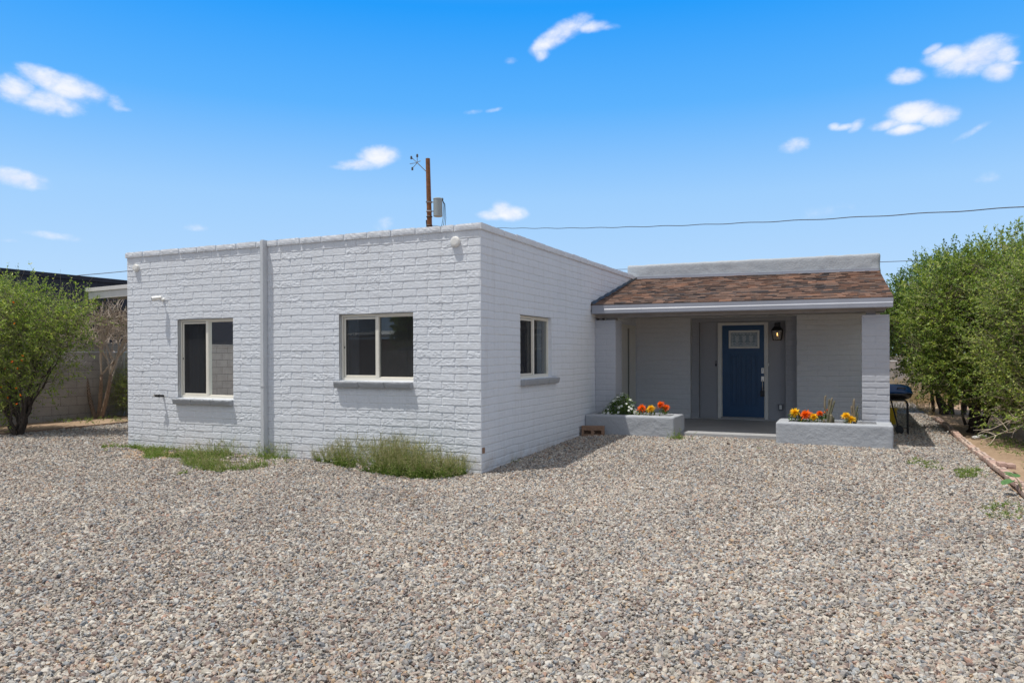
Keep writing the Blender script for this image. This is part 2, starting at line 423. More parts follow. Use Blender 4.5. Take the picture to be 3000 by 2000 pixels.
def m_dirt():
    m, N, b, out = material('sandy_dirt'); g = N.n('ShaderNodeNewGeometry').outputs['Position']
    a = N.noise(g, .8, 5, .65); f = N.noise(g, 18, 5, .7)
    c = N.ramp(a, [(.3, (.34, .235, .155)), (.7, (.47, .34, .23))])
    c = N.mix(.6, c, N.ramp(f, [(.3, (.45, .45, .45)), (.7, (1.25, 1.25, 1.25))]), 'MULTIPLY')
    N.l(c, b.inputs['Base Color']); b.inputs['Roughness'].default_value = .95; b.inputs['Specular IOR Level'].default_value = .1
    bump(N, b, N.noise(g, 30, 6, .7), .8, .02)
    return m
M_dirt = m_dirt()
STONES = [(0, (.42, .37, .32)), (.07, (.56, .50, .43)), (.15, (.47, .37, .31)), (.23, (.33, .31, .30)), (.31, (.62, .56, .48)), (.39, (.40, .37, .35)),
          (.46, (.25, .19, .17)), (.52, (.53, .52, .50)), (.60, (.44, .41, .36)), (.67, (.66, .62, .56)), (.74, (.22, .23, .25)), (.79, (.50, .42, .36)),
          (.86, (.35, .30, .27)), (.91, (.50, .36, .24)), (.94, (.38, .40, .42)), (.98, (.42, .27, .21))]
def gain(c, k): return [(p, tuple(v*k for v in q)) for p, q in c]
STONES = [(p, (q[0]*.815+.01, q[1]*.82+.01, q[2]*.82+.008)) for p, q in STONES]
def m_bed():
    m, N, b, out = material('gravel_bed'); g = N.n('ShaderNodeNewGeometry').outputs['Position']
    v = N.n('ShaderNodeTexVoronoi'); v.inputs['Scale'].default_value = 42; N.l(g, v.inputs['Vector'])
    sp = N.n('ShaderNodeSeparateColor'); N.l(v.outputs['Color'], sp.inputs[0])
    c = N.ramp(sp.outputs[0], STONES, 'CONSTANT')
    ve = N.n('ShaderNodeTexVoronoi', feature='DISTANCE_TO_EDGE'); ve.inputs['Scale'].default_value = 42; N.l(g, ve.inputs['Vector'])
    c = N.mix(N.ramp(ve.outputs['Distance'], [(0, (1, 1, 1)), (.08, (0, 0, 0))]), c, (.12, .095, .075))
    vm = N.n('ShaderNodeMapping'); N.l(g, vm.inputs[0]); vm.inputs['Location'].default_value = (5.3*.75, .4*1.6, 0); vm.inputs['Scale'].default_value = (.75, 1.6, 0)
    ln = N.n('ShaderNodeVectorMath', operation='LENGTH'); N.l(vm.outputs[0], ln.inputs[0])
    so_ = N.math('ADD', ln.outputs['Value'], N.math('MULTIPLY', N.math('SUBTRACT', N.noise(g, 3, 4, .7), .5), 1.6))
    c = N.mix(N.ramp(so_, [(.75, (1, 1, 1)), (.95, (0, 0, 0))]), c, (.42, .30, .20))
    N.l(c, b.inputs['Base Color']); b.inputs['Roughness'].default_value = .9
    bump(N, b, ve.outputs['Distance'], 1, .03)
    return m
M_bed = m_bed()
def m_stone():
    m, N, b, out = material('gravel_stone'); oi = N.n('ShaderNodeObjectInfo')
    c = N.ramp(oi.outputs['Random'], STONES, 'CONSTANT')
    t = N.n('ShaderNodeTexCoord').outputs['Object']
    c = N.mix(.5, c, N.ramp(N.noise(t, 3, 3, .6), [(.3, (.75, .75, .75)), (.7, (1.2, 1.2, 1.2))]), 'MULTIPLY')
    g = N.n('ShaderNodeNewGeometry').outputs['Position']
    c = N.mix(1., c, N.ramp(N.noise(g, .7, 4, .65), [(.3, (.84, .83, .82)), (.7, (1.12, 1.10, 1.06))]), 'MULTIPLY')
    N.l(c, b.inputs['Base Color']); b.inputs['Roughness'].default_value = .85; b.inputs['Specular IOR Level'].default_value = .25
    return m
M_stone = m_stone()
def m_cmu(name, cols, mortar, bw=.41, bh=.205, axis='yz', rough=.9):
    m, N, b, out = material(name); g = N.n('ShaderNodeNewGeometry').outputs['Position']
    sp = N.n('ShaderNodeSeparateXYZ'); N.l(g, sp.inputs[0]); cb = N.n('ShaderNodeCombineXYZ')
    N.l(sp.outputs['Y' if axis == 'yz' else 'X'], cb.inputs[0]); N.l(sp.outputs['Z'], cb.inputs[1])
    br = N.n('ShaderNodeTexBrick'); N.l(cb.outputs[0], br.inputs['Vector'])
    br.inputs['Scale'].default_value = 1; br.inputs['Brick Width'].default_value = bw; br.inputs['Row Height'].default_value = bh
    br.inputs['Mortar Size'].default_value = .007; br.inputs['Mortar Smooth'].default_value = .3
    br.inputs['Color1'].default_value = cols[0]+(1,); br.inputs['Color2'].default_value = cols[1]+(1,); br.inputs['Mortar'].default_value = mortar+(1,)
    c = N.mix(.6, br.outputs['Color'], N.ramp(N.noise(g, 5, 6, .7), [(.3, (.7, .7, .7)), (.7, (1.2, 1.2, 1.2))]), 'MULTIPLY')
    N.l(c, b.inputs['Base Color']); b.inputs['Roughness'].default_value = rough; b.inputs['Specular IOR Level'].default_value = .15
    h = N.math('ADD', N.math('MULTIPLY', br.outputs['Fac'], -1.5), N.math('MULTIPLY', N.noise(g, 90, 4, .6), .5))
    bump(N, b, h, .7, .008)
    return m
M_cmu = m_cmu('concrete_block', ((.46, .42, .375), (.40, .37, .33)), (.24, .22, .20))
M_cmux = m_cmu('concrete_block_far', ((.44, .39, .345), (.38, .34, .305)), (.24, .21, .19), axis='xz')
M_cmus = m_cmu('concrete_block_street', ((.34, .30, .27), (.30, .27, .24)), (.2, .18, .16), axis='xz')
M_darkbld = plain('dark_navy_stucco', (.022, .024, .036), .8, 0, .2, 2, .3, 60)
M_wood = plain('weathered_pole_wood', (.20, .085, .035), .85, 0, .35, 9, .6, 40, .01)
M_trans = plain('grey_transformer_paint', (.30, .35, .36), .5, 0, .06, 3)
M_cable = plain('black_cable', (.03, .03, .032), .6)
M_edgebrick = m_tint('salmon_brick', [(0, (.44, .30, .25)), (.5, (.52, .36, .29)), (1, (.54, .42, .35))], .9, bs=.5, bscale=120, noise_mix=.35)
M_conc = plain('pale_concrete', (.50, .46, .40), .9, 0, .15, 10, .4)
M_galv = plain('galvanised_wire', (.45, .45, .45), .5, .6, .1, 8)
def m_shingle():
    return m_tint('brown_shingle', [(0, (.095, .082, .080)), (.14, (.14, .108, .094)), (.26, (.19, .135, .110)), (.42, (.235, .158, .122)), (.58, (.265, .17, .128)), (.72, (.30, .182, .13)),
        (.84, (.35, .20, .135)), (.93, (.40, .225, .15))], .95, 'CONSTANT', bs=.6, bscale=260, spec=.1, noise_mix=.45)
M_shingle = m_shingle()

# ------------------------------------------------------------------ ground
def sheet(name, xs, ys, dz, mat, kind='structure', hole=None):
    X, Y = np.meshgrid(xs, ys); Z = gz(X, Y)+dz
    nx, ny = len(xs), len(ys); V = np.stack([X.ravel(), Y.ravel(), Z.ravel()], 1)
    i = np.arange(nx-1)[None, :]+np.arange(ny-1)[:, None]*nx; i = i.ravel()
    F = np.stack([i, i+1, i+1+nx, i+nx], 1)
    if hole is not None:
        cx = V[F].mean(1); keep = ~hole(cx[:, 0], cx[:, 1]); F = F[keep]
    o = link(name, rawmesh(name, V, F, True), mat); tag(o, kind=kind); return o
far = np.array([-600, -200, -80, -40, -25]); near = np.arange(-20, 20.1, .5)
xs = np.concatenate([far, near, -far[::-1]])
g = sheet('ground', xs, xs, -.03, M_dirt)
tag(g, 'sandy brown dirt around the gravel yard', 'ground')
# gravel bed sheet
bx = np.concatenate([np.linspace(-10.35, 6.06, 100)]); by = np.concatenate([np.linspace(-14, 12, 150), [16, 22]])
g = sheet('gravel_bed', bx, by, 0.0, M_bed, hole=lambda x, y: ((x > -6.5) & (x < -.15) & (y > .3)) | ((x > -.15) & (x < 4.8) & (y > 5.2)))
tag(g, 'fine gravel layer under the loose stones', 'gravel')

def gravel():
    rng = np.random.default_rng(3)
    n0 = 2000000
    # sample by distance and angle within the view wedge
    ang = rng.uniform(-rad(40), rad(39), n0); rmax = 21.
    dist = np.sqrt(rng.uniform(2.6**2, rmax**2, n0))
    th = YAW+ang   # angle left of +Y
    x = CAM.x - np.sin(th)*dist; y = CAM.y+np.cos(th)*dist
    area = rad(79)/2*(rmax**2-2.6**2)
    dens = n0/area
    want = np.interp(dist, [0, 5, 8, 12, 16, 21], [5200, 4800, 4000, 2900, 1800, 1000])
    keep = rng.random(n0) < want/dens
    keep &= (x > -10.3) & (x < 6.06)
    keep &= ~((x < .0) & (x > -6.655) & (y > 0.0)) & ~((x > -.1) & (x < 4.99) & (y > 4.12) & ~((x > 1.63) & (x < 3.27) & (y < 4.6)))
    keep &= ~((x < -6.6) & (y > 4))
    # thinner gravel where soil shows by the wall
    bl = np.hypot((x+5.3)*.75, (y+.4)*1.6)+.8*fbm(x*3, y*3, 0, 2, 9)
    keep &= ~((bl < .85) & (rng.random(n0) < .88))
    thin = fbm(x*.9, y*.9, 0, 3, 19); keep &= ~((thin > .45) & (rng.random(n0) < .35))
    x, y, dist = x[keep], y[keep], dist[keep]; n = len(x)
    print('stones', n)
    s = rng.gamma(8, .0102/8, n).clip(.005, .024)*np.interp(dist, [3, 12, 20], [1, 1.1, 1.4])
    z = gz(x, y)+rng.uniform(-.002, .015, n)
    big = rng.random(n) < .003; s[big] *= 1.7
    scl = np.stack([s*rng.uniform(.95, 1.45, n), s*rng.uniform(.7, 1.0, n), s*rng.uniform(.38, .75, n)], 1)
    rot = np.stack([rng.normal(0, .6, n), rng.normal(0, .6, n), rng.uniform(0, 6.283, n)], 1)
    me = bpy.data.meshes.new('gravel'); me.vertices.add(n)
    me.vertices.foreach_set('co', np.stack([x, y, z], 1).astype(np.float32).ravel())
    for nm, arr in (('scl', scl), ('rot', rot)):
        a = me.attributes.new(nm, 'FLOAT_VECTOR', 'POINT'); a.data.foreach_set('vector', arr.astype(np.float32).ravel())
    a = me.attributes.new('pick', 'INT', 'POINT'); a.data.foreach_set('value', rng.integers(0, 6, n).astype(np.int32))
    o = link('gravel', me, M_stone); tag(o, 'loose mixed beige grey and pink gravel stones covering the front yard', 'gravel', kind='stuff')
    ng = bpy.data.node_groups.new('stones', 'GeometryNodeTree')
    ng.interface.new_socket('Geometry', in_out='INPUT', socket_type='NodeSocketGeometry')
    ng.interface.new_socket('Geometry', in_out='OUTPUT', socket_type='NodeSocketGeometry')
    N = NT(ng); gi = N.n('NodeGroupInput'); go = N.n('NodeGroupOutput')
    jn = N.n('GeometryNodeGeometryToInstance')
    for k in range(6):
        ico = N.n('GeometryNodeMeshIcoSphere'); ico.inputs['Radius'].default_value = 1; ico.inputs['Subdivisions'].default_value = 2
        pos = N.n('GeometryNodeInputPosition'); nt = N.n('ShaderNodeTexNoise', noise_dimensions='4D')
        N.l(pos.outputs[0], nt.inputs['Vector']); nt.inputs['W'].default_value = k*3.7; nt.inputs['Scale'].default_value = .95; nt.inputs['Detail'].default_value = 1
        sub = N.n('ShaderNodeVectorMath', operation='SUBTRACT'); N.l(nt.outputs['Color'], sub.inputs[0]); sub.inputs[1].default_value = (.5, .5, .5)
        sc = N.n('ShaderNodeVectorMath', operation='SCALE'); N.l(sub.outputs[0], sc.inputs[0]); sc.inputs['Scale'].default_value = 2.1
        sp = N.n('GeometryNodeSetPosition'); N.l(ico.outputs['Mesh'], sp.inputs['Geometry']); N.l(sc.outputs[0], sp.inputs['Offset'])
        sm = N.n('GeometryNodeSetMaterial'); sm.inputs['Material'].default_value = M_stone; N.l(sp.outputs[0], sm.inputs[0])
        N.l(sm.outputs[0], jn.inputs[0])
    ip = N.n('GeometryNodeInstanceOnPoints'); N.l(gi.outputs[0], ip.inputs['Points']); N.l(jn.outputs[0], ip.inputs['Instance'])
    ip.inputs['Pick Instance'].default_value = True
    for nm, sock, dt in (('scl', 'Scale', 'FLOAT_VECTOR'), ('rot', 'Rotation', 'FLOAT_VECTOR'), ('pick', 'Instance Index', 'INT')):
        na = N.n('GeometryNodeInputNamedAttribute', data_type=dt); na.inputs['Name'].default_value = nm
        N.l(na.outputs['Attribute'], ip.inputs[sock])
    N.l(ip.outputs[0], go.inputs[0])
    md = o.modifiers.new('stones', 'NODES'); md.node_group = ng
gravel()

# ------------------------------------------------------------------ slump-block wall faces as height fields
CH, Z0, BL = .1051, .05, .395
def blockfield(u, z, seed, amp=1., smooth=1., jd=1.):
    zz = z+.0065*fbm(u*2.0, z*.9, seed, 3, seed+3)
    k = np.floor((zz-Z0)/CH); lv = zz-Z0-k*CH
    jit = .03*(_h(k, k*0, k*0, seed+50)-.5)
    off = np.where(np.mod(k, 2) == 0, BL/2, 0)+jit
    col = np.floor((u-off)/BL); lu = u-off-col*BL
    du = np.minimum(lu, BL-lu); dv = np.minimum(lv, CH-lv)
    r1 = _h(col, k, col*0, seed)-.5; r2 = _h(col, k, col*0, seed+11)-.5; r3 = _h(col, k, col*0, seed+23)
    e = sstep(0, .007, dv-.002)*sstep(0, .006, du-.005)
    h = -.0042*jd*(1-sstep(0, .007, dv-.002))-.0085*(1-sstep(0, .006, du-.005))*(.55+.45*_h(col, k, col*0, seed+61))
    h = h+.0022*r1*amp+r2*.012*(lv-CH/2)
    h = h+.0022*(1-lv/CH)**1.5
    rough = .35+1.1*r3*r3
    n = fbm(u*20, z*34, seed*1.7, 4, seed+31, .6)
    rg = 1-np.abs(fbm(u*8, z*24, seed*3.1, 3, seed+41, .6))
    ledge = sstep(.32, .0, lv/CH)*fbm(u*14, z*9, seed*2.2, 3, seed+77)
    n2 = fbm(u*42, z*70, seed*4.1, 2, seed+91, .6)
    h = h+amp*(.0010*rough*n+.0009*n2*(.5+rough)+.0009*rough*(rg-.6)+.0022*rough*ledge)*e
    return h*smooth
def gridwall(name, P, us, zs, hfun, holes, mat, parent, rev=.14, edge=(None, None), taper=.012, res=.0125):
    """P(u,h,z)->xyz ; holes list of (u0,u1,z0,z1)"""
    ucuts = sorted(set([us[0], us[1]]+[h[0] for h in holes]+[h[1] for h in holes])); zcuts = sorted(set([zs[0], zs[1]]+[h[2] for h in holes]+[h[3] for h in holes]))
    def lin(c):
        out = []
        for a, b in zip(c[:-1], c[1:]):
            n = max(1, int(round((b-a)/res))); out += list(np.linspace(a, b, n+1)[:-1])
        return np.array(out+[c[-1]])
    U, Zs = lin(ucuts), lin(zcuts); UU, ZZ = np.meshgrid(U, Zs); H = hfun(UU, ZZ)
    if edge[0] is not None: H = H*sstep(-.0005, taper, UU-us[0])
    if edge[1] is not None: H = H*sstep(-.0005, taper, us[1]-UU)
    for h in holes:
        inside = (UU >= h[0]-1e-6) & (UU <= h[1]+1e-6) & (ZZ >= h[2]-1e-6) & (ZZ <= h[3]+1e-6)
        H = np.where(inside, np.clip(H, -.004, .003), H)
    x, y, z = P(UU.ravel(), H.ravel(), ZZ.ravel()); V = np.stack([x, y, z], 1)
    nu = len(U); i = (np.arange(nu-1)[None, :]+np.arange(len(Zs)-1)[:, None]*nu).ravel()
    F = np.stack([i, i+1, i+1+nu, i+nu], 1)
    uc = (UU.ravel()[F]).mean(1); zc = (ZZ.ravel()[F]).mean(1); keep = np.ones(len(F), bool)
    extraV = []; extraF = []
    for h in holes:
        keep &= ~((uc > h[0]) & (uc < h[1]) & (zc > h[2]) & (zc < h[3]))
    F = F[keep]; base = len(V)
    def add_rev(idx_line):
        nonlocal base, V, F
        a = V[idx_line]; uu = UU.ravel()[idx_line]; zz = ZZ.ravel()[idx_line]
        bx_, by_, bz_ = P(uu, np.full(len(uu), -rev), zz); b = np.stack([bx_, by_, bz_], 1)
        st = len(V); V = np.concatenate([V, b]); n = len(idx_line)
        q = np.arange(n-1); F = np.concatenate([F, np.stack([idx_line[:-1], idx_line[1:], st+q+1, st+q], 1)])
    fU = UU.ravel(); fZ = ZZ.ravel(); allidx = np.arange(len(fU))
    for h in holes:
        for cond, key in ((np.isclose(fU, h[0]) & (fZ >= h[2]-1e-6) & (fZ <= h[3]+1e-6), fZ), (np.isclose(fU, h[1]) & (fZ >= h[2]-1e-6) & (fZ <= h[3]+1e-6), fZ),
                          (np.isclose(fZ, h[2]) & (fU >= h[0]-1e-6) & (fU <= h[1]+1e-6), fU), (np.isclose(fZ, h[3]) & (fU >= h[0]-1e-6) & (fU <= h[1]+1e-6), fU)):
            ii = allidx[cond]; ii = ii[np.argsort(key[ii])]; add_rev(ii)
    me = rawmesh(name, V, F, False)
    o = link(name, me, mat, parent)
    me.polygons.foreach_set('use_smooth', np.ones(len(me.polygons), bool))
    return o

house = empty('house', (0, 0, 0), 'single-storey white and grey painted slump block house with flat parapet and tiled porch', 'house')
WIN1 = (-5.495, -4.305, .891, 2.152); WIN2 = (-2.287, -1.036, 1.206, 2.152); WIN3 = (1.27, 2.517, 1.206, 2.152)
L = 6.657; WT = 3.21
Pf = lambda u, h, z: (u, -h, z)
Ps = lambda u, h, z: (h, u, z)
gridwall('brick_wall', Pf, (-L, 0), (-.1, WT), lambda u, z: blockfield(u, z, 1, 1.4, 1., 1.15), [WIN1, WIN2], M_wall, house, edge=(1, 1), res=.0066)
gridwall('brick_wall', Ps, (0, 7.65), (-.1, WT), lambda u, z: blockfield(u, z, 2, .7, 1., 2.), [WIN3], M_wall, house, edge=(1, None), res=.009)
# porch back wall with the entry opening
ALC = (1.205, 3.362, .17, 2.335)
gridwall('brick_wall', lambda u, h, z: (u, 7.65-h, z), (0, 4.9), (.0, 2.6), lambda u, z: blockfield(u, z, 4, .8, 1., 4.), [ALC], M_porch, house, rev=.13)
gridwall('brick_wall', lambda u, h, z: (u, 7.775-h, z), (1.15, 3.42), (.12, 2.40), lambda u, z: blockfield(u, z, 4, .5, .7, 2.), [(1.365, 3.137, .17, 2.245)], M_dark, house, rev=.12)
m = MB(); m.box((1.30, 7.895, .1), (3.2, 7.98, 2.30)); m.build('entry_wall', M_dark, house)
# hidden outer walls, inner rooms, roof deck
m = MB()
m.box((-L+.01, .16, -.1), (-L+.17, 14, 3.19)); m.box((-.17, 2.7, .0), (-.02, 7.60, 3.0)); m.box((4.70, 7.66, -.1), (4.88, 14, 3.1)); m.box((-L+.01, 13.8, -.1), (4.88, 14, 3.1))
m.build('wall', M_wall, house)
m = MB(); m.box((-L+.03, .03, 3.02), (-.03, 7.6, 3.12)); m.box((-L+.03, 7.6, 3.0), (4.86, 13.9, 3.1)); m.build('roof', M_sill, house)
m = MB(); m.box((-6.4, 3.4, .0), (-.3, 3.5, 3.0)); m.box((-3.4, .2, .0), (-3.3, 3.4, 3.0)); m.box((-6.4, .2, .0), (-.3, 3.4, .1)); m.build('room', M_room, house)

# parapet cap: individual slumped blocks set on top
def caps():
    rng = random.Random(4); m = MB()
    u = .022; widths = [.40, .20, .40, .40, .40, .40, .40, .40, .42]
    k = 0
    while u > -L-.02:
        wd = widths[k] if k < len(widths) else .40+rng.uniform(-.02, .02); k += 1
        a = max(u-wd, -L-.022)
        if not (a < -3.66 < u) and a+.06 < u or True:
            z1 = 3.298+rng.uniform(-.004, .004)
            pieces = [(a+.012, u-.012)]
            if a < -3.58 and u > -3.70:
                pieces = [(max(-3.60, a+.01), u-.012)] if u > -3.60 else []
                if a < -3.70: pieces.append((a+.012, -3.68))
            for (p, q) in pieces:
                if q-p > .03: roughbox(m, (p, -.026, 3.208), (q, .20, z1), .03, .012, .004, 22, k)
        m.box((a-.013, -.016+rng.uniform(0, .01), 3.208), (a+.013, .19, 3.286))
        u = a
    o = m.build('parapet_cap', M_wall, house, smooth=False)
    m = MB(); v = -.002; k = 0
    while v < 7.58:
        wd = (.395 if k else .30)+rng.uniform(-.01, .01); b = min(v+wd, 7.60)
        roughbox(m, (-.20, max(v+.008, .20) if k == 0 else v+.008, 3.208), (.026, b-.008, 3.298+rng.uniform(-.007, .007)), .035, .012, .003, 22, k+90)
        m.box((-.19, b-.01, 3.208), (.018, b+.01, 3.288)); v = b; k += 1
    roughbox(m, (-.012, -.024, 3.2085), (.0255, .215, 3.2975), .03, .010, .003, 22, 77)
    m.build('parapet_cap', M_wall, house)
caps()

# stucco parapet above the porch roof
def shear(z0l, slope): return lambda x, y, z: (x, y, z+slope*x)
m = MB(); roughbox(m, (-.19, 7.60, 3.0), (4.905, 7.86, 3.547), .05, .035, .008, 6, 12)
m.build('parapet', M_parstucco, house, xf=lambda x, y, z: (x, y, z-.0032*x), smooth=True)
m = MB(); m.box((.03, 7.575, 3.235), (4.88, 7.598, 3.292)); m.box((.03, 7.55, 3.232), (4.88, 7.60, 3.240))
m.box((1.3, 7.570, 3.236), (3.1, 7.575, 3.290))
m.build('flashing', M_gutter, house, xf=lambda x, y, z: (x, y, z-.0112*x-.004), bevel=.002)

# porch roof: shingle courses
def rp(s, t):   # s 0..1 left-right, t 0..1 eave-ridge
    a = Vector((0.0, 4.49, 2.475)); b = Vector((5.005, 4.49, 2.452)); c = Vector((0.0, 7.59, 3.232)); d = Vector((4.885, 7.59, 3.178))
    return (a*(1-s)+b*s)*(1-t)+(c*(1-s)+d*s)*t
def shingles():
    rng = random.Random(8); m = MB(); nr = 28
    nrm = Vector((0, -.237, .971))
    for r in range(nr):
        t0, t1 = r/nr, (r+1)/nr+.012; s = -rng.random()*.04; patch = rng.random()
        t1 = min(t1, 1.0)
        while s < 1:
            wd = rng.choice([.016, .022, .028, .034, .042]); e = min(s+wd, 1); s0 = max(s, 0)
            if e-s0 > .002:
                v = vn(s*9, r*.55, 0, 3)*.5+.5
                tint = min(.99, max(0, .2+.50*v+rng.uniform(-.34, .34)))
                h0 = .020 if rng.random() < .5 else .013; h0 += rng.uniform(-.001, .001)
                P = []
                for hh in (-.004, 1):
                    for (ss, tt, hv) in ((s0, t0, h0), (e, t0, h0), (e, t1, .001), (s0, t1, .001)):
                        p = rp(ss, tt)+nrm*(hv if hh == 1 else -.006); P.append(tuple(p))
                m.hexa(P, tint)
            s = e
    m.build('roof_shingles', M_shingle, house)
    # deck and rake
    m = MB(); P = [rp(0, 0), rp(1, 0), rp(1, 1), rp(0, 1)]
    m.hexa([tuple(p-Vector((0, -.03 if i < 2 else 0, .06))) for i, p in enumerate(P)]+[tuple(p-Vector((0, -.02 if i < 2 else 0, .007))) for i, p in enumerate(P)])
    m.build('roof_deck', M_soffit, house)
    # side flashing against the white wall
    m = MB(); path = [rp(.0, t)+Vector((.008, 0, .012+.010*math.sin(t*47))) for t in np.linspace(0, 1, 26)]
    for p, q in zip(path[:-1], path[1:]):
        m.hexa([tuple(p+Vector((0, 0, -.02))), tuple(p+Vector((.045, 0, -.02))), tuple(q+Vector((.045, 0, -.02))), tuple(q+Vector((0, 0, -.02))),
                tuple(p+Vector((0, 0, .038))), tuple(p+Vector((.035, 0, .006))), tuple(q+Vector((.035, 0, .006))), tuple(q+Vector((0, 0, .038)))])
    m.build('wall_flashing', M_black, house)
    m = MB(); P0, P1 = rp(1, 0), rp(1, 1)
    m.hexa([tuple(P0+Vector((-.02, .04, -.15))), tuple(P0+Vector((0, .04, -.15))), tuple(P1+Vector((0, -.01, -.13))), tuple(P1+Vector((-.02, -.01, -.13))),
            tuple(P0+Vector((-.02, .04, -.01))), tuple(P0+Vector((0, .04, -.01))), tuple(P1+Vector((0, -.01, -.01))), tuple(P1+Vector((-.02, -.01, -.01)))])
    m.build('rake_board', M_gutter, house)
shingles()
gs = lambda x, y, z: (x, y, z-.0040*x)
m = MB()
m.box((.012, 4.492, 2.398), (5.006, 4.512, 2.470)); m.hexa([(.02, 4.472, 2.380), (5.0, 4.472, 2.380), (5.0, 4.52, 2.380), (.02, 4.52, 2.380), (.02, 4.491, 2.4), (5.0, 4.491, 2.4), (5.0, 4.52, 2.4), (.02, 4.52, 2.4)]); m.box((.02, 4.4745, 2.318), (5.0, 4.480, 2.3795)); m.box((.02, 4.476, 2.312), (5.0, 4.56, 2.320))
m.box((.02, 4.48, 2.32), (.024, 4.56, 2.39)); m.box((4.996, 4.48, 2.32), (5.0, 4.56, 2.39))
for sx in (.95, 3.04): m.box((sx, 4.4725, 2.314), (sx+.012, 4.476, 2.3875))
m.build('gutter', M_gutter, house, xf=gs, bevel=.002)
m = MB(); m.box((.0, 4.56, 2.372), (4.97, 7.66, 2.40)); m.box((.02, 4.56, 2.30), (4.97, 4.585, 2.40)); m.build('porch_ceiling', M_soffit, house, xf=lambda x, y, z: (x, y, z-.003*x))
m = MB(); m.box((.01, 4.76, 2.245), (4.90, 4.90, 2.37)); m.box((4.62, 4.78, 2.19), (4.76, 4.98, 2.2448)); m.box((.06, 4.80, 2.20), (.12, 4.95, 2.2448)); m.box((.2, 4.80, 2.20), (.38, 4.95, 2.2448))
m.build('beam', M_soffit, house)
# side gable infill under the porch roof on the right
m = MB(); m.add([(4.86, 4.60, 2.37), (4.86, 7.6, 2.37), (4.86, 7.6, 3.10), (4.84, 4.60, 2.37), (4.84, 7.6, 2.37), (4.84, 7.6, 3.10)], [(0, 1, 2), (3, 5, 4), (0, 3, 4, 1), (1, 4, 5, 2), (2, 5, 3, 0)])
m.build('gable_board', M_gutter, house)

# porch pillars
def pillar(x0, x1, y0, y1, z1, seed, mat):
    s = 2.3
    def P(axis):
        if axis == 'f': return lambda u, h, z: (u, y0-h, z)
        if axis == 'r': return lambda u, h, z: (x1+h, u, z)
        if axis == 'l': return lambda u, h, z: (x0-h, -u, z)
        return lambda u, h, z: (-u, y1+h, z)
    V = []; F = []
    for ax, (a, b) in (('f', (x0, x1)), ('r', (y0, y1)), ('l', (-y1, -y0)), ('b', (-x1, -x0))):
        U = np.linspace(a, b, 34); Z = np.arange(.05, z1+.001, .0125); UU, ZZ = np.meshgrid(U, Z)
        H = blockfield(UU-a+(.0 if ax in 'fb' else .2), ZZ, seed, .8, 1., 1.8)*sstep(-.0005, .014, UU-a)*sstep(-.0005, .014, b-UU)
        p = P(ax)(UU.ravel(), H.ravel(), ZZ.ravel()); n0 = sum(len(v) for v in V); V.append(np.stack(p, 1))
        i = (np.arange(33)[None, :]+np.arange(len(Z)-1)[:, None]*34).ravel(); F.append(np.stack([i, i+1, i+35, i+34], 1)+n0)
    n0 = sum(len(v) for v in V); zt = Z[-1]; V.append(np.array([(x0, y0, zt), (x1, y0, zt), (x1, y1, zt), (x0, y1, zt)])); F.append(np.array([[n0, n0+1, n0+2, n0+3]]))
    return link('pillar', rawmesh('pillar', np.concatenate(V), np.concatenate(F), True), mat, house)
M_pillar = paint('pale_grey_painted_block', (.46, .475, .51))
pillar(4.556, 4.958, 4.72, 5.12, 2.188, 21, M_pillar)
pillar(.004, .403, 4.72, 5.12, 2.205, 22, M_pillar)

# porch floor
m = MB(); roughbox(m, (.0, 4.60, -.05), (4.93, 7.9, .17), .25, .012, .001, 4, 5); m.build('porch_floor', M_slab, house)
# roof drain piece behind the cap
m = MB(); m.lathe([(.20, 3.27), (.19, 3.30), (.13, 3.325), (.05, 3.338), (.001, 3.34)], (-3.55, .26, 0), 'z', 14); m.build('roof_drain', M_black, house)
# downspout
m = MB(); roughbox(m, (-3.664, -.102, .06), (-3.607, -.004, 3.285), .12, .006, .0008, 4, 3)
m.box((-3.664, -.09, 3.21), (-3.61, .2, 3.30)); m.box((-3.672, -.106, 1.1), (-3.600, -.0, 1.13)); 
m.build('downspout', M_offwhitemetal, house, smooth=False)
# vent covers
for (x, z, r) in ((-6.42, 3.03, .062), (-.365, 3.065, .070)):
    m = MB(); m.lathe([(r*.85, 0), (r, -.008), (r, -.030), (r*.86, -.048), (r*.6, -.052), (.001, -.053)], (x, .0, z), 'y', 24)
    m.build('vent_cover', M_whiteplastic, house, smooth=False, bevel=.0)

m = MB(); roughbox(m, (-.02, .022, .265), (.005, .105, .345), .012, .006, .003, 60, 4); m.build('exposed_brick', M_brown, house)

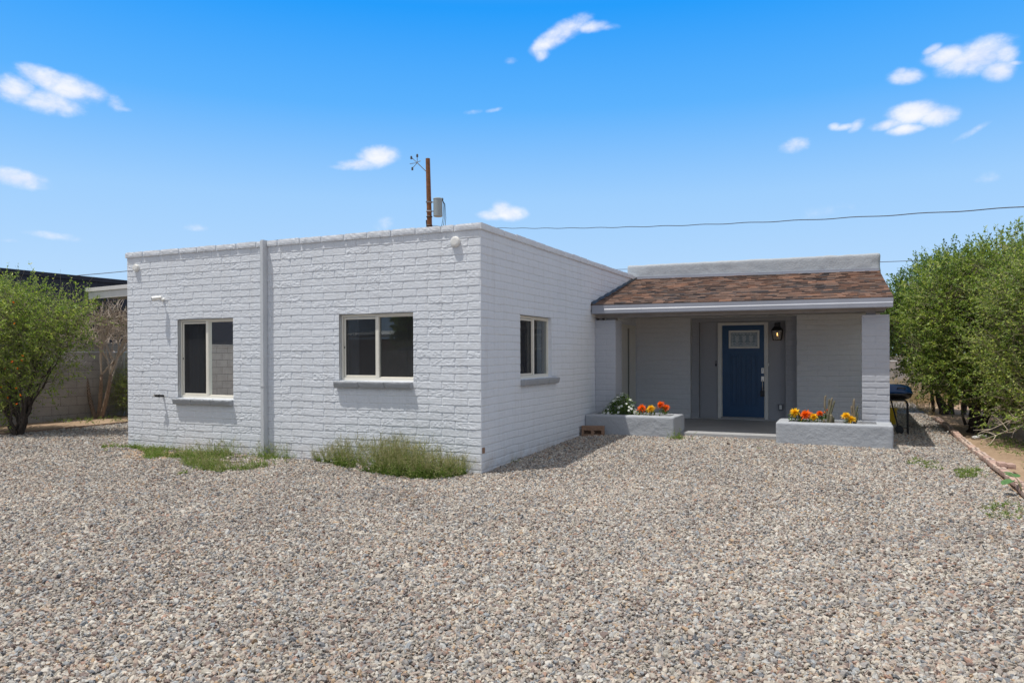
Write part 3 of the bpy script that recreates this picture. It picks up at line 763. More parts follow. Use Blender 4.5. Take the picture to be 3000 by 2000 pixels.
# ------------------------------------------------------------------ windows
def window(P, u0, u1, z0, z1, curtain_and_reflection=None):
    """P(u, depth, z); frame plane .06 in"""
    zb = z0-.004
    d0, d1 = .058, .12
    fw = .030
    uc = u0+(u1-u0)*.50
    m = MB()
    m.box((u0+.002, d0, zb), (u0+fw, d1, z1-.004)); m.box((u1-fw, d0, zb), (u1-.002, d1, z1-.004))
    m.box((u0+fw, d0+.001, z1-.04), (u1-fw, d1, z1-.004)); m.box((u0+fw, d0-.004, zb), (u1-fw, d1, zb+.048))
    m.box((uc-.032, d0-.006, zb+.048), (uc+.022, d1-.01, z1-.04))
    m.box((uc+.022, d0+.015, zb+.048), (u1-fw, d1-.01, zb+.058)); m.box((uc+.022, d0+.015, z1-.052), (u1-fw, d1-.01, z1-.04))
    f = m.build('window', M_frame, house, xf=P, bevel=.003)
    m = MB(); a, b = u0+fw+.012, uc-.034; zz0, zz1 = zb+.052, z1-.048; t = .026
    m.box((a, d0+.012, zz0), (a+t, d0+.036, zz1)); m.box((b-t*.4, d0+.012, zz0), (b, d0+.036, zz1)); m.box((a+t, d0+.013, zz1-t), (b-t*.4, d0+.035, zz1)); m.box((a+t, d0+.013, zz0), (b-t*.4, d0+.035, zz0+t))
    m.build('sash', M_frame, f, xf=P, bevel=.002)
    m = MB(); m.box((a+.004, d0+.006, (zz0+zz1)/2-.015), (a+.014, d0+.012, (zz0+zz1)/2+.015)); m.build('latch', M_black, f, xf=P)
    m = MB(); m.box((a+.01, d0+.016, zz0+.01), (b-.004, d0+.018, zz1-.01)); m.build('screen', M_screen, f, xf=P)
    for (p, q) in ((u0+fw-.002, uc-.03), (uc+.02, u1-fw+.002)):
        m = MB(); dd = d0+.045 if p < uc-.1 else d0+.030
        m.add([(p, dd, zb+.045), (q, dd, zb+.045), (q, dd, z1-.03), (p, dd, z1-.03)], [(0, 1, 2, 3)]); m.build('glass_pane', M_glass, f, xf=P)
    # curtains hanging behind the glass; green panels paint in the hedge's reflection
    for (cu0, cu1, mt, ph) in (curtain_and_reflection or []):
        n = 60; U = np.linspace(cu0, cu1, n); V = []
        for z in (z0-.1, z1+.05):
            for u in U: V.append((u, d1+.05+.022*math.sin(u*62+ph)+.008*math.sin(u*23), z))
        m = MB(); m.add(V, [(i, i+1, n+i+1, n+i) for i in range(n-1)]); m.build('curtain_and_reflection', mt, f, xf=P, smooth=True)
    # sill of three slump blocks
    m = MB(); ov = .10; w0 = u0-.055 if P is PFW else u0-.0; w1 = u1+.0 if P is PFW else u1+.19
    n = 3; 
    for k in range(n):
        a = w0+(w1-w0)*k/n; b = w0+(w1-w0)*(k+1)/n
        def post(V):
            V = V.copy(); dep = -V[:, 1]          # toward outside
            V[:, 1] += np.where(dep > .0, (CH-(V[:, 2]-z0+CH))*0, 0)
            k2 = np.clip((z0-V[:, 2])/CH, 0, 1); V[:, 1] += k2*.03*sstep(0, .08, dep)   # undercut
            V[:, 2] -= sstep(0, .1, dep+.06)*.012
            return V
        roughbox(m, (a+.003, -.088, z0-CH+.012), (b-.003, .06 if P is PFW else .06, z0-.001), .022, .016, .0035, 26, k+int(u0*10)+40, post=post)
    m.build('window_sill', M_sill, f, xf=P)
    return f
PFW = lambda u, d, z: (u, d, z)
PSW = lambda u, d, z: (-d, u, z)
window(PFW, *WIN1[:2], *WIN1[2:], curtain_and_reflection=[(-5.44, -5.12, M_curtain, 0), (-5.02, -4.93, M_curtain, 1)])
window(PFW, *WIN2[:2], *WIN2[2:], curtain_and_reflection=[(-2.26, -2.06, M_curtain, 2)])
window(PSW, *WIN3[:2], *WIN3[2:], curtain_and_reflection=[(2.28, 2.46, M_curtain, 2), (1.93, 2.12, M_hedgerefl, 1), (1.30, 1.5, M_hedgerefl, 1)])

# ------------------------------------------------------------------ front door
def front_door():
    y0 = 7.895
    m = MB(); x0, x1, zb, zt = 1.745, 2.785, .172, 2.232
    m.box((x0, y0-.035, zb), (x0+.075, y0, zt)); m.box((x1-.075, y0-.035, zb), (x1, y0, zt)); m.box((x0+.075, y0-.034, zt-.058), (x1-.075, y0, zt))
    m.box((x0+.075, y0-.016, zb), (x0+.092, y0, zt-.058)); m.box((x1-.085, y0-.016, zb), (x1-.075, y0, zt-.058))
    m.build('door_frame', M_casing, house, bevel=.004)
    d = MB(); X0, X1, ZB, ZT = x0+.093, x1-.086, .212, zt-.060
    d.box((X0, y0-.012, ZB), (X1, y0+.0, ZT))
    # raised mouldings round three tall panels
    pw = (2.585-1.99)/3
    for k in range(3):
        a = 1.99+k*pw+.012; b = 1.99+(k+1)*pw-.012; zl, zh = .44, 1.56
        for (t, o, h) in ((.014, 0, .007), (.010, .034, .010)):
            A, B, C, D = a+o, b-o, zl+o, zh-o
            d.box((A, y0-.012-h, C), (A+t, y0-.0121, D)); d.box((B-t, y0-.012-h, C), (B, y0-.0121, D)); d.box((A+t, y0-.012-h+.0003, C), (B-t, y0-.0121, C+t)); d.box((A+t, y0-.012-h+.0003, D-t), (B-t, y0-.0121, D))
        d.box((a+.055, y0-.0155, zl+.055), (b-.055, y0-.0122, zh-.055))
    door = d.build('front_door', M_door, house, bevel=.0025)
    m = MB(); a, b, c, e = 1.977, 2.609, 1.678, 2.062; t = .040
    m.box((a, y0-.030, c), (a+t, y0-.0121, e)); m.box((b-t, y0-.030, c), (b, y0-.0121, e)); m.box((a+t, y0-.0295, c), (b-t, y0-.0121, c+t)); m.box((a+t, y0-.0295, e-t), (b-t, y0-.0121, e))
    m.build('light_frame', M_casing, door, bevel=.004)
    m = MB(); m.box((a+t, y0-.0165, c+t), (b-t, y0-.0122, e-t)); 
    mg = plain('textured_door_glass', (.13, .15, .13), .12, 0, .6, 45, .5, 60, .004, .9); m.build('door_glass', mg, door)
    # lead came: borders and three leaf motifs
    m = MB(); ga, gb, gc, ge = a+t+.008, b-t-.008, c+t+.008, e-t-.008; yy = y0-.0195
    def bar(p, q, w=.0032):
        p = np.array(p); q = np.array(q); dd = q-p; n = np.array([-dd[1], dd[0]])/np.linalg.norm(dd)*w
        P = [(p+n), (p-n), (q-n), (q+n)]
        m.hexa([(v[0], yy, v[1]) for v in P]+[(v[0], yy+.0028, v[1]) for v in P])
    for o in (.0, .022):
        bar((ga+o, gc+o), (gb-o, gc+o)); bar((ga+o, ge-o), (gb-o, ge-o)); bar((ga+o, gc+o), (ga+o, ge-o)); bar((gb-o, gc+o), (gb-o, ge-o))
    for k in range(-3, 4): bar((2.293+k*.07, gc), (2.293+k*.07, gc+.022), .0025); bar((2.293+k*.07, ge-.022), (2.293+k*.07, ge), .0025)
    for zz in (1.775, 1.86, 1.91, 1.95): bar((ga, zz), (ga+.06, zz), .002); bar((gb-.06, zz), (gb, zz), .002)
    for cx in (2.15, 2.293, 2.436):
        bar((cx, gc), (cx, ge-.03), .004)
        for k in range(4):
            zz = 1.83+k*.032
            bar((cx, zz-.02), (cx-.040, zz+.028), .005); bar((cx, zz-.02), (cx+.040, zz+.028), .005)
        bar((cx-.035, gc+.03), (cx-.035, 1.80), .003); bar((cx+.035, gc+.03), (cx+.035, 1.80), .003); bar((cx-.035, 1.80), (cx, 1.765), .003); bar((cx+.035, 1.80), (cx, 1.765), .003)
    for zz in (1.79, ): bar((ga+.02, zz), (gb-.02, zz), .0025)
    m.build('leaded_pattern', plain('lead_came', (.55, .55, .52), .4, .3), door, fix=False)
    # deadbolt, handle set
    m = MB(); m.box((2.645, y0-.030, 1.145), (2.703, y0-.0125, 1.262)); m.lathe([(.018, 0), (.018, -.016), (.014, -.02)], (2.674, y0-.030, 1.178), 'y', 14); m.build('deadbolt', M_nickel, door, bevel=.004)
    m = MB()
    for q in ((-.011, 0), (.011, 0), (0, 0)): m.box((2.674+q[0]-.003, y0-.0318, 1.215), (2.674+q[0]+.003, y0-.0302, 1.245))
    m.build('keypad', M_black, door)
    m = MB(); m.box((2.642, y0-.030, .975), (2.702, y0-.0125, 1.085)); m.tube([(2.673, y0-.03, .985), (2.673, y0-.062, .965), (2.673, y0-.066, .90), (2.673, y0-.060, .83), (2.673, y0-.02, .80)], .010, 8)
    m.lathe([(.017, 0), (.017, -.012), (.010, -.016)], (2.673, y0-.014, .80), 'y', 12); m.box((2.66, y0-.055, 1.0), (2.686, y0-.03, 1.012)); m.build('door_handle', M_nickel, door, bevel=.003)
    m = MB(); roughbox(m, (2.630, y0-.082, .66), (2.712, y0-.040, .785), .02, .008, 0, 1, 1)
    m.tube([(2.655, y0-.062, .78), (2.655, y0-.064, .84), (2.673, y0-.066, .865), (2.691, y0-.064, .84), (2.691, y0-.062, .78)], .004, 6)
    lb = m.build('lockbox', M_black); tag(lb, 'black key lockbox hanging from the handle of the blue front door', 'lockbox')
    m = MB(); m.box((x0+.07, y0-.075, .171), (x1-.07, y0-.001, .200)); m.build('threshold', plain('threshold_metal', (.35, .34, .33), .5, .3), house, bevel=.004)
front_door()
def storage_door():
    m = MB()
    m.box((-.0, 7.02, .172), (.035, 7.47, 2.19)); m.box((.0, 6.42, .172), (.03, 6.50, 2.19)); m.box((.0, 6.42, 2.12), (.034, 7.0, 2.188)); m.box((.0, 6.49, .172), (.018, 6.90, 2.12))
    m.build('side_door', M_casing, house, bevel=.003)
    m = MB(); m.box((.0, 6.895, .172), (.006, 7.02, 2.12)); m.build('door_gap_shade', M_black, house)  # black strip painted in for the shade inside the gap
storage_door()

# patio roof on the left side of the house
def patio():
    m = MB()
    xa, xb, y = -9.28, -L-.0, 1.15
    za, zb2 = 2.895, 2.955
    def zf(x): return za+(x-xa)/(xb-xa)*(zb2-za)
    def sl(dy, zlo, zhi, x0=xa, x1=xb, yd=.03): m.hexa([(x0, y+dy, zf(x0)+zlo), (x1, y+dy, zf(x1)+zlo), (x1, y+dy+yd, zf(x1)+zlo), (x0, y+dy+yd, zf(x0)+zlo), (x0, y+dy, zf(x0)+zhi), (x1, y+dy, zf(x1)+zhi), (x1, y+dy+yd, zf(x1)+zhi), (x0, y+dy+yd, zf(x0)+zhi)])
    sl(-.03, -.075, 0, yd=.05); sl(.0, -.215, -.0752, xa+.06, yd=.04)
    m.build('patio_fascia', M_offwhitemetal2, house, bevel=.004)
    m = MB(); m.hexa([(xa+.05, y+.03, zf(xa)-.17), (xb, y+.03, zf(xb)-.17), (xb, 6.2, zf(xb)-.12), (xa+.05, 6.2, zf(xa)-.12), (xa+.05, y+.03, zf(xa)-.02), (xb, y+.03, zf(xb)-.02), (xb, 6.2, zf(xb)+.0), (xa+.05, 6.2, zf(xa)+.0)])
    m.build('patio_roof', M_soffit, house)
    m = MB(); m.box((-9.2, 6.0, 0), (-9.1, 6.1, 2.75)); m.build('patio_post', M_soffit, house)
M_offwhitemetal2 = plain('white_fascia_paint', (.66, .64, .62), .6, 0, .05, 5)
patio()

# ------------------------------------------------------------------ planters
def planter(name, x0, x1, y0, y1, zt, hx0, hx1, hy0, hy1, seed, label):
    root = empty(name, (x0, y0, 0), label, 'planter', 'stucco planters flanking the porch step')
    res = .025
    def lat(c):
        out = []
        for a, b in zip(c[:-1], c[1:]):
            n = max(1, int(round((b-a)/res))); out += list(np.linspace(a, b, n+1)[:-1])
        return np.array(out+[c[-1]])
    m = MB(); rr = .022
    # four outer walls + top ring as one displaced shell, built as rough boxes without overlaps on top
    V, F = cubesurf((x0, y0, -.05), (x1, y1, zt), res); V = V.copy()
    a = np.array((x0, y0, -.05)); b = np.array((x1, y1, zt)); q = np.clip(V, a+rr, b-rr); d = V-q; Ln = np.linalg.norm(d, axis=1, keepdims=True); Ln[Ln == 0] = 1; nr = d/Ln
    V = q+nr*rr+nr*((fbm(V[:, 0]*4, V[:, 1]*4, V[:, 2]*4, 2, seed)*.006)+(fbm(V[:, 0]*26, V[:, 1]*26, V[:, 2]*26, 3, seed)*.0022))[:, None]
    F = [f for f in F if not (all(abs(V[i][2]-zt) < .015 for i in f) and hx0 < V[list(f)][:, 0].mean() < hx1 and hy0 < V[list(f)][:, 1].mean() < hy1)]
    m.add(V, F)
    # inner liner
    lz = zt-.11
    m.add([(hx0-.0, hy0, zt+.0), (hx1, hy0, zt), (hx1, hy1, zt), (hx0, hy1, zt), (hx0, hy0, lz), (hx1, hy0, lz), (hx1, hy1, lz), (hx0, hy1, lz)], [(0, 1, 5, 4), (1, 2, 6, 5), (2, 3, 7, 6), (3, 0, 4, 7)])
    o = m.build('planter_body', M_stucco, root, smooth=True, fix=False); o.location = (-x0, -y0, 0)
    m = MB(); n = 20
    X, Y = np.meshgrid(np.linspace(hx0-.03, hx1+.03, 40), np.linspace(hy0-.03, hy1+.03, 14)); Z = zt-.055+.010*fbm(X*14, Y*14, 0, 3, seed)
    i = (np.arange(39)[None, :]+np.arange(13)[:, None]*40).ravel(); m.add(np.stack([X.ravel(), Y.ravel(), Z.ravel()], 1), np.stack([i, i+1, i+41, i+40], 1))
    o = m.build('soil', M_bed, root, fix=False); o.location = (-x0, -y0, 0)
    return root
planter('planter', .004, 1.622, 4.12, 5.0, .478, .13, 1.49, 4.30, 4.715, 3, 'grey stucco planter left of the step, white flowers and a white wall beside it')
planter('planter', 3.278, 4.988, 4.12, 4.99, .452, 3.46, 4.76, 4.30, 4.715, 4, 'grey stucco planter right of the step with cacti, under the right pillar')

# ------------------------------------------------------------------ plant helpers (vectorised)
def nrmz(v): return v/np.maximum(np.linalg.norm(v, axis=-1, keepdims=True), 1e-9)
def tubes(paths, radii, sides=3):
    """paths (n,p,3), radii (n,p)"""
    n, p, _ = paths.shape
    t = np.empty_like(paths); t[:, 1:-1] = paths[:, 2:]-paths[:, :-2]; t[:, 0] = paths[:, 1]-paths[:, 0]; t[:, -1] = paths[:, -1]-paths[:, -2]
    t = nrmz(t); ref = np.where(np.abs(t[..., 2:3]) < .9, np.array([0, 0, 1.]), np.array([1., 0, 0])); a = nrmz(np.cross(t, ref)); b = np.cross(t, a)
    q = np.arange(sides)*2*np.pi/sides
    V = paths[:, :, None, :]+(a[:, :, None, :]*np.cos(q)[None, None, :, None]+b[:, :, None, :]*np.sin(q)[None, None, :, None])*radii[:, :, None, None]
    idx = np.arange(n*p*sides).reshape(n, p, sides)
    i0 = idx[:, :-1, :]; i1 = idx[:, 1:, :]
    F = np.stack([i0, np.roll(i0, -1, 2), np.roll(i1, -1, 2), i1], -1).reshape(-1, 4)
    return V.reshape(-1, 3), F
def leaves(P, D, ln, wd, rng, fold=.25):
    """one folded quad per leaf"""
    n = len(P); D = nrmz(D); rv = rng.normal(size=(n, 3))*.75+np.array([-.25, -.25, 1.1]); S = nrmz(np.cross(D, rv)); Nn = np.cross(D, S)
    ln = np.broadcast_to(ln, n)[:, None]; wd = np.broadcast_to(wd, n)[:, None]
    V = np.stack([P, P+D*ln*.45+S*wd*.5+Nn*wd*fold, P+D*ln, P+D*ln*.45-S*wd*.5+Nn*wd*fold], 1).reshape(-1, 3)
    F = np.arange(n*4).reshape(n, 4)
    return V, F
def join(parts):
    V = []; F = []; o = 0
    for v, f in parts: V.append(v); F.append(f+o); o += len(v)
    return np.concatenate(V), np.concatenate(F)
def bez(a, b, c, n):
    t = np.linspace(0, 1, n)[None, :, None]; return a[:, None]*(1-t)**2+2*b[:, None]*t*(1-t)+c[:, None]*t*t

def shrub(name, label, base, lobes, ntw, nlf, seed, leafmat, ll=.042, lw=.017, stems=7, trunk_r=.05, group=None, cat='shrub', clump=.0, twig_len=(.25, .55), bare=.12,
          twigmat=None, barkmat=None, upb=.35, tmax=None, shoots=0, inner=.0):
    rng = np.random.default_rng(seed); root = empty(name, base, label, cat, group)
    base = np.array(base, float); Lb = np.array(lobes, float); vol = Lb[:, 3]*Lb[:, 4]*Lb[:, 5]; pr = vol/vol.sum()
    # twig origins
    N = ntw*3; k = rng.choice(len(Lb), N, p=pr); d = nrmz(rng.normal(size=(N, 3))); r = rng.random(N)**(1/(2.6+inner))
    O = Lb[k, :3]+d*r[:, None]*Lb[k, 3:]
    cl = fbm(O[:, 0]*2.3, O[:, 1]*2.3, O[:, 2]*2.3, 2, seed); keep = (cl > clump-.55*rng.random(N)**2) & (O[:, 2] > gz(O[:, 0], O[:, 1])+.12)
    O = O[keep][:ntw]; d = d[keep][:ntw]; k = k[keep][:ntw]; cl = cl[keep][:ntw]; n = len(O)
    TD = nrmz(d*.7+np.array([0, 0, upb])+rng.normal(size=(n, 3))*.55); TL = rng.uniform(*twig_len, n)
    if shoots:
        s_ = rng.random(n) < shoots; TL[s_] *= 1.8; TD[s_] = nrmz(TD[s_]+np.array([0, 0, 1.3]))
    side = nrmz(rng.normal(size=(n, 3)))*TL[:, None]*.18
    tw = bez(O, O+TD*TL[:, None]*.5+side, O+TD*TL[:, None]-np.array([0, 0, .05])*TL[:, None], 4)
    # stems
    S = []
    for i in range(stems):
        lb = Lb[rng.integers(len(Lb))]; tgt = lb[:3]+nrmz(rng.normal(size=3))*lb[3:]*.55; b0 = base+np.append(rng.normal(size=2)*trunk_r*1.6, 0)
        mid = b0*.55+tgt*.45+np.array([0, 0, .25*(tgt[2]-b0[2])])+rng.normal(size=3)*.08
        p = bez(b0[None], mid[None], tgt[None], 12)[0]; p[1:-1] += rng.normal(size=(10, 3))*.025; S.append(p)
    S = np.array(S); tr = trunk_r*np.linspace(1, .16, 12)[None]*rng.uniform(.6, 1., (stems, 1))
    V, F = tubes(S, tr, 7); V = V-base
    link('trunk', rawmesh('trunk', V, F, True), barkmat or M_bark, root)
    # connecting branches
    sub = rng.random(n) < .33; Os = O[sub]; nodes = S[:, 4:].reshape(-1, 3); 
    dd = np.linalg.norm(Os[:, None]-nodes[None], axis=2)+np.maximum(0, nodes[None, :, 2]-Os[:, None, 2])*1.2
    nn = nodes[np.argmin(dd, 1)]; mid = (nn+Os)/2+rng.normal(size=Os.shape)*.06+np.array([0, 0, .04])
    br = bez(nn, mid, Os, 5); bl = np.linalg.norm(nn-Os, axis=1)[:, None]
    V1 = tubes(br, (.0035+.006*np.clip(bl, 0, 1.2))*np.linspace(1, .35, 5)[None]*np.ones((len(br), 1)), 3)
    V2 = tubes(tw, .0026*np.linspace(1, .4, 4)[None]*np.ones((n, 1)), 3)
    V, F = join([V1, V2]); V = V-base
    link('branches', rawmesh('branches', V, F, False), twigmat or M_twig, root)
    # leaves
    has = rng.random(n) > bare; idx = np.repeat(np.arange(n)[has], nlf); t = rng.random(len(idx))**.8; seg = np.minimum((t*3).astype(int), 2); ft = (t*3-seg)[:, None]
    P = tw[idx, seg]*(1-ft)+tw[idx, seg+1]*ft
    Dl = nrmz(TD[idx]*.5+rng.normal(size=(len(idx), 3))*.75+np.array([0, 0, .15]))
    V, F = leaves(P-base, Dl, ll*rng.uniform(.6, 1.25, len(idx)), lw*rng.uniform(.7, 1.3, len(idx)), rng)
    tint = np.clip(.42+.22*cl[idx]+rng.normal(0, .2, len(idx))+.10*rng.normal(0, 1, n)[idx], 0, 1)
    me = rawmesh('foliage', V, F, False, {'tint': ('FACE', tint)}); link('foliage', me, leafmat, root)
    return root

# right-hand hedge of shrubs
G = 'shrubs along the right boundary'
shrub('shrub', 'large dense green shrub right of the porch, tallest one behind the brick edging', (6.62, 8.0, .03),
      [(6.7, 8.0, 2.4, 1.35, 1.3, 1.1), (7.5, 7.9, 2.9, 1.3, 1.2, .95), (6.15, 8.2, 1.75, .98, 1.0, 1.0), (6.6, 7.6, 1.3, .95, .8, .8), (6.1, 8.3, 2.7, .82, .9, .8), (7.8, 8.0, 2.0, 1.2, 1.2, 1.6), (7.1, 7.6, 1.2, .8, .8, .75), (7.4, 7.4, 2.2, .9, .8, .9), (6.0, 7.7, 1.15, .55, .6, .5)],
      6600, 17, 11, M_leaf, stems=10, trunk_r=.05, group=G, barkmat=M_darkbark, shoots=.04, clump=-.12, ll=.058, lw=.028, bare=.12, twigmat=M_twigp, twig_len=(.2, .42))
shrub('shrub', 'rounded green shrub farther back, half hidden by the porch roof edge', (6.6, 13.0, .0),
      [(6.3, 13.0, 2.6, 1.3, 1.3, 1.15), (6.9, 12.6, 3.0, 1.2, 1.2, 1.1), (5.75, 13.6, 2.5, .75, .9, .9), (6.8, 13, 1.4, 1.2, 1.1, .9), (5.75, 13.0, 2.45, .75, .7, .6)],
      5200, 14, 12, M_leafd, stems=8, trunk_r=.06, group=G, barkmat=M_darkbark, ll=.065, lw=.034, clump=-.5)
shrub('shrub', 'nearer straggly green shrub at the right edge with pale bare branches reaching over the dirt', (7.9, 5.6, .03),
      [(7.75, 5.7, 2.2, 1.2, 1.2, 1.3), (7.4, 5.8, 1.2, .75, .7, .75), (8.0, 5.3, 2.7, 1.1, 1.0, .8), (7.3, 5.6, 2.6, .6, .7, .5), (7.2, 5.3, .7, .55, .5, .45), (6.85, 6.1, 1.7, .5, .6, .8), (6.8, 6.3, 1.0, .45, .5, .42), (6.95, 6.2, .62, .5, .5, .38), (7.4, 6.9, .75, .6, .5, .5), (6.95, 6.0, 2.55, .55, .6, .6)],
      6000, 15, 13, M_leaf, stems=9, trunk_r=.045, group=G, clump=-.08, ll=.052, lw=.025, bare=.2, shoots=.03, twigmat=M_twigp)
shrub('shrub', 'low dark shrub between the brick edging and the hedge trunks', (6.7, 9.8, .03),
      [(6.6, 10.0, 1.5, .8, 1.0, .9), (6.4, 11.0, 2.0, .8, 1.0, 1.0), (7.4, 9.6, 1.2, .9, .8, 1.0)], 2600, 14, 14, M_leafd, stems=5, trunk_r=.04, group=G, barkmat=M_darkbark, clump=-.4, lw=.026, ll=.055)
shrub('shrub', 'dark green treetop showing above the far block wall', (6.5, 23.5, .0), [(6.2, 23.5, 2.4, 1.6, 1.0, 1.2), (8.0, 23.5, 2.8, 1.8, 1.0, 1.4), (4.8, 23.4, 1.9, 1.0, .8, .8)], 2200, 14, 16, M_leafd, stems=6, trunk_r=.08, ll=.10, lw=.055, clump=-.6, group=G)
# left shrub with orange blossoms
ls = shrub('shrub', 'loose green shrub with small orange blossoms and a dark leaning trunk, left of the house', (-10.08, .32, .03),
      [(-10.0, .5, 2.25, .85, .8, .68), (-10.7, .4, 1.9, 1.0, .8, .95), (-9.55, .7, 1.95, .62, .6, .6), (-10.5, .4, 1.05, .75, .6, .65), (-9.3, .9, 2.35, .45, .5, .40), (-9.7, .6, 1.3, .45, .5, .45), (-11.2, .6, 2.0, .9, .8, .9), (-10.9, .2, .75, .7, .5, .5), (-10.25, .0, .7, .35, .3, .45)],
      4000, 14, 21, M_leafl, stems=17, trunk_r=.036, cat='shrub', shoots=.05, clump=-.02, ll=.048, lw=.024, barkmat=M_darkbark, bare=.2, twigmat=M_twigp)
def blossoms():
    rng = np.random.default_rng(5)
    for i in range(22):
        c = np.array([rng.uniform(-10.9, -9.1), rng.uniform(-.35, .1), rng.uniform(.5, 2.6)])
        V, F = leaves(np.zeros((6, 3)), rng.normal(size=(6, 3)), .026, .016, rng); m = MB(); m.add(V, F, rng.random())
        o = m.build('blossom', M_orange, ls, fix=False); o.location = tuple(c-np.array([-10.08, .32, .03]))
blossoms()
# feathery green shrub by the block wall
shrub('shrub', 'small feathery bright green shrub by the block wall behind the bare tree', (-11.9, 4.25, .03), [(-11.85, 4.25, .62, .36, .4, .42), (-11.7, 4.5, 1.15, .3, .3, .4)], 900, 16, 31, M_leaf,
      stems=5, trunk_r=.02, ll=.05, lw=.008, clump=-.6, bare=.0)

# bare, cut-back tree
def bare_tree():
    rng = np.random.default_rng(7); base = np.array([-12.0, 3.4, .06]); root = empty('bare_tree', tuple(base), 'leafless cut-back tree with three pale trunks between the green shrub and house', 'tree')
    tips = [(-12.33, 3.35, 1.02), (-11.88, 3.4, 1.12), (-11.63, 3.45, 1.12), (-11.95, 3.7, .95)]
    tr = MB()
    for i, t in enumerate(tips):
        t = np.array(t); b = base+np.array([(i-1.3)*.05, rng.normal()*.03, -.08]); mid = (b+t)/2+np.array([(t[0]-base[0])*.25, 0, -.05])
        p = bez(b[None], mid[None], t[None], 8)[0]; tr.tube([tuple(q) for q in p-base], [.062, .058, .052, .048, .044, .042, .040, .034], 9)
    tr.build('trunk', plain('tan_bark', (.24, .17, .12), .9, 0, .4, 25, .8, 50, .01), root, smooth=True)
    cur = [(np.array(t), nrmz(np.array(t)-base-np.array([0, 0, .2])), .026, 0) for t in tips for _ in range(3)]
    paths = []; rad_ = []; lv = 0
    while cur:
        nxt = []
        for p, d, r, lev in cur:
            ln = [.75, .55, .42, .32, .24][lev]*rng.uniform(.7, 1.25); d = nrmz(d+rng.normal(size=3)*[.35, .45, .5, .6, .7][lev]+np.array([.10 if lev < 2 else 0, 0, .35 if lev < 3 else .1]))
            e = p+d*ln; e[0] = min(e[0], -10.6+.3*rng.random()); mid = (p+e)/2+rng.normal(size=3)*.06*ln
            paths.append(bez(p[None], mid[None], e[None], 5)[0]); rad_.append(np.linspace(r, r*.6, 5))
            if lev < 4:
                for _ in range([3, 3, 3, 2][lev]): nxt.append((p+(e-p)*rng.uniform(.45, 1), d, r*.58, lev+1))
        cur = nxt
    V, F = tubes(np.array(paths), np.maximum(np.array(rad_), .0055), 4)
    link('branches', rawmesh('branches', V-base, F, True), plain('bleached_twigs', (.50, .42, .34), .8, 0, .2, 20), root)
    # dead brown leaf remnants in the top
    n = 3800; P = np.array(paths)[rng.integers(len(paths)//2, len(paths), n), 4]; P = P+rng.normal(size=P.shape)*.05; P = P[P[:, 2] > 2.0]
    V, F = leaves(P-base, rng.normal(size=P.shape), .04, .015, rng); tint = rng.random(len(P))
    link('dry_leaves', rawmesh('dry_leaves', V, F, False, {'tint': ('FACE', tint)}), m_tint('dead_leaves', [(0, (.10, .06, .04)), (.6, (.22, .14, .09)), (1, (.16, .19, .06))], .8), root)
bare_tree()

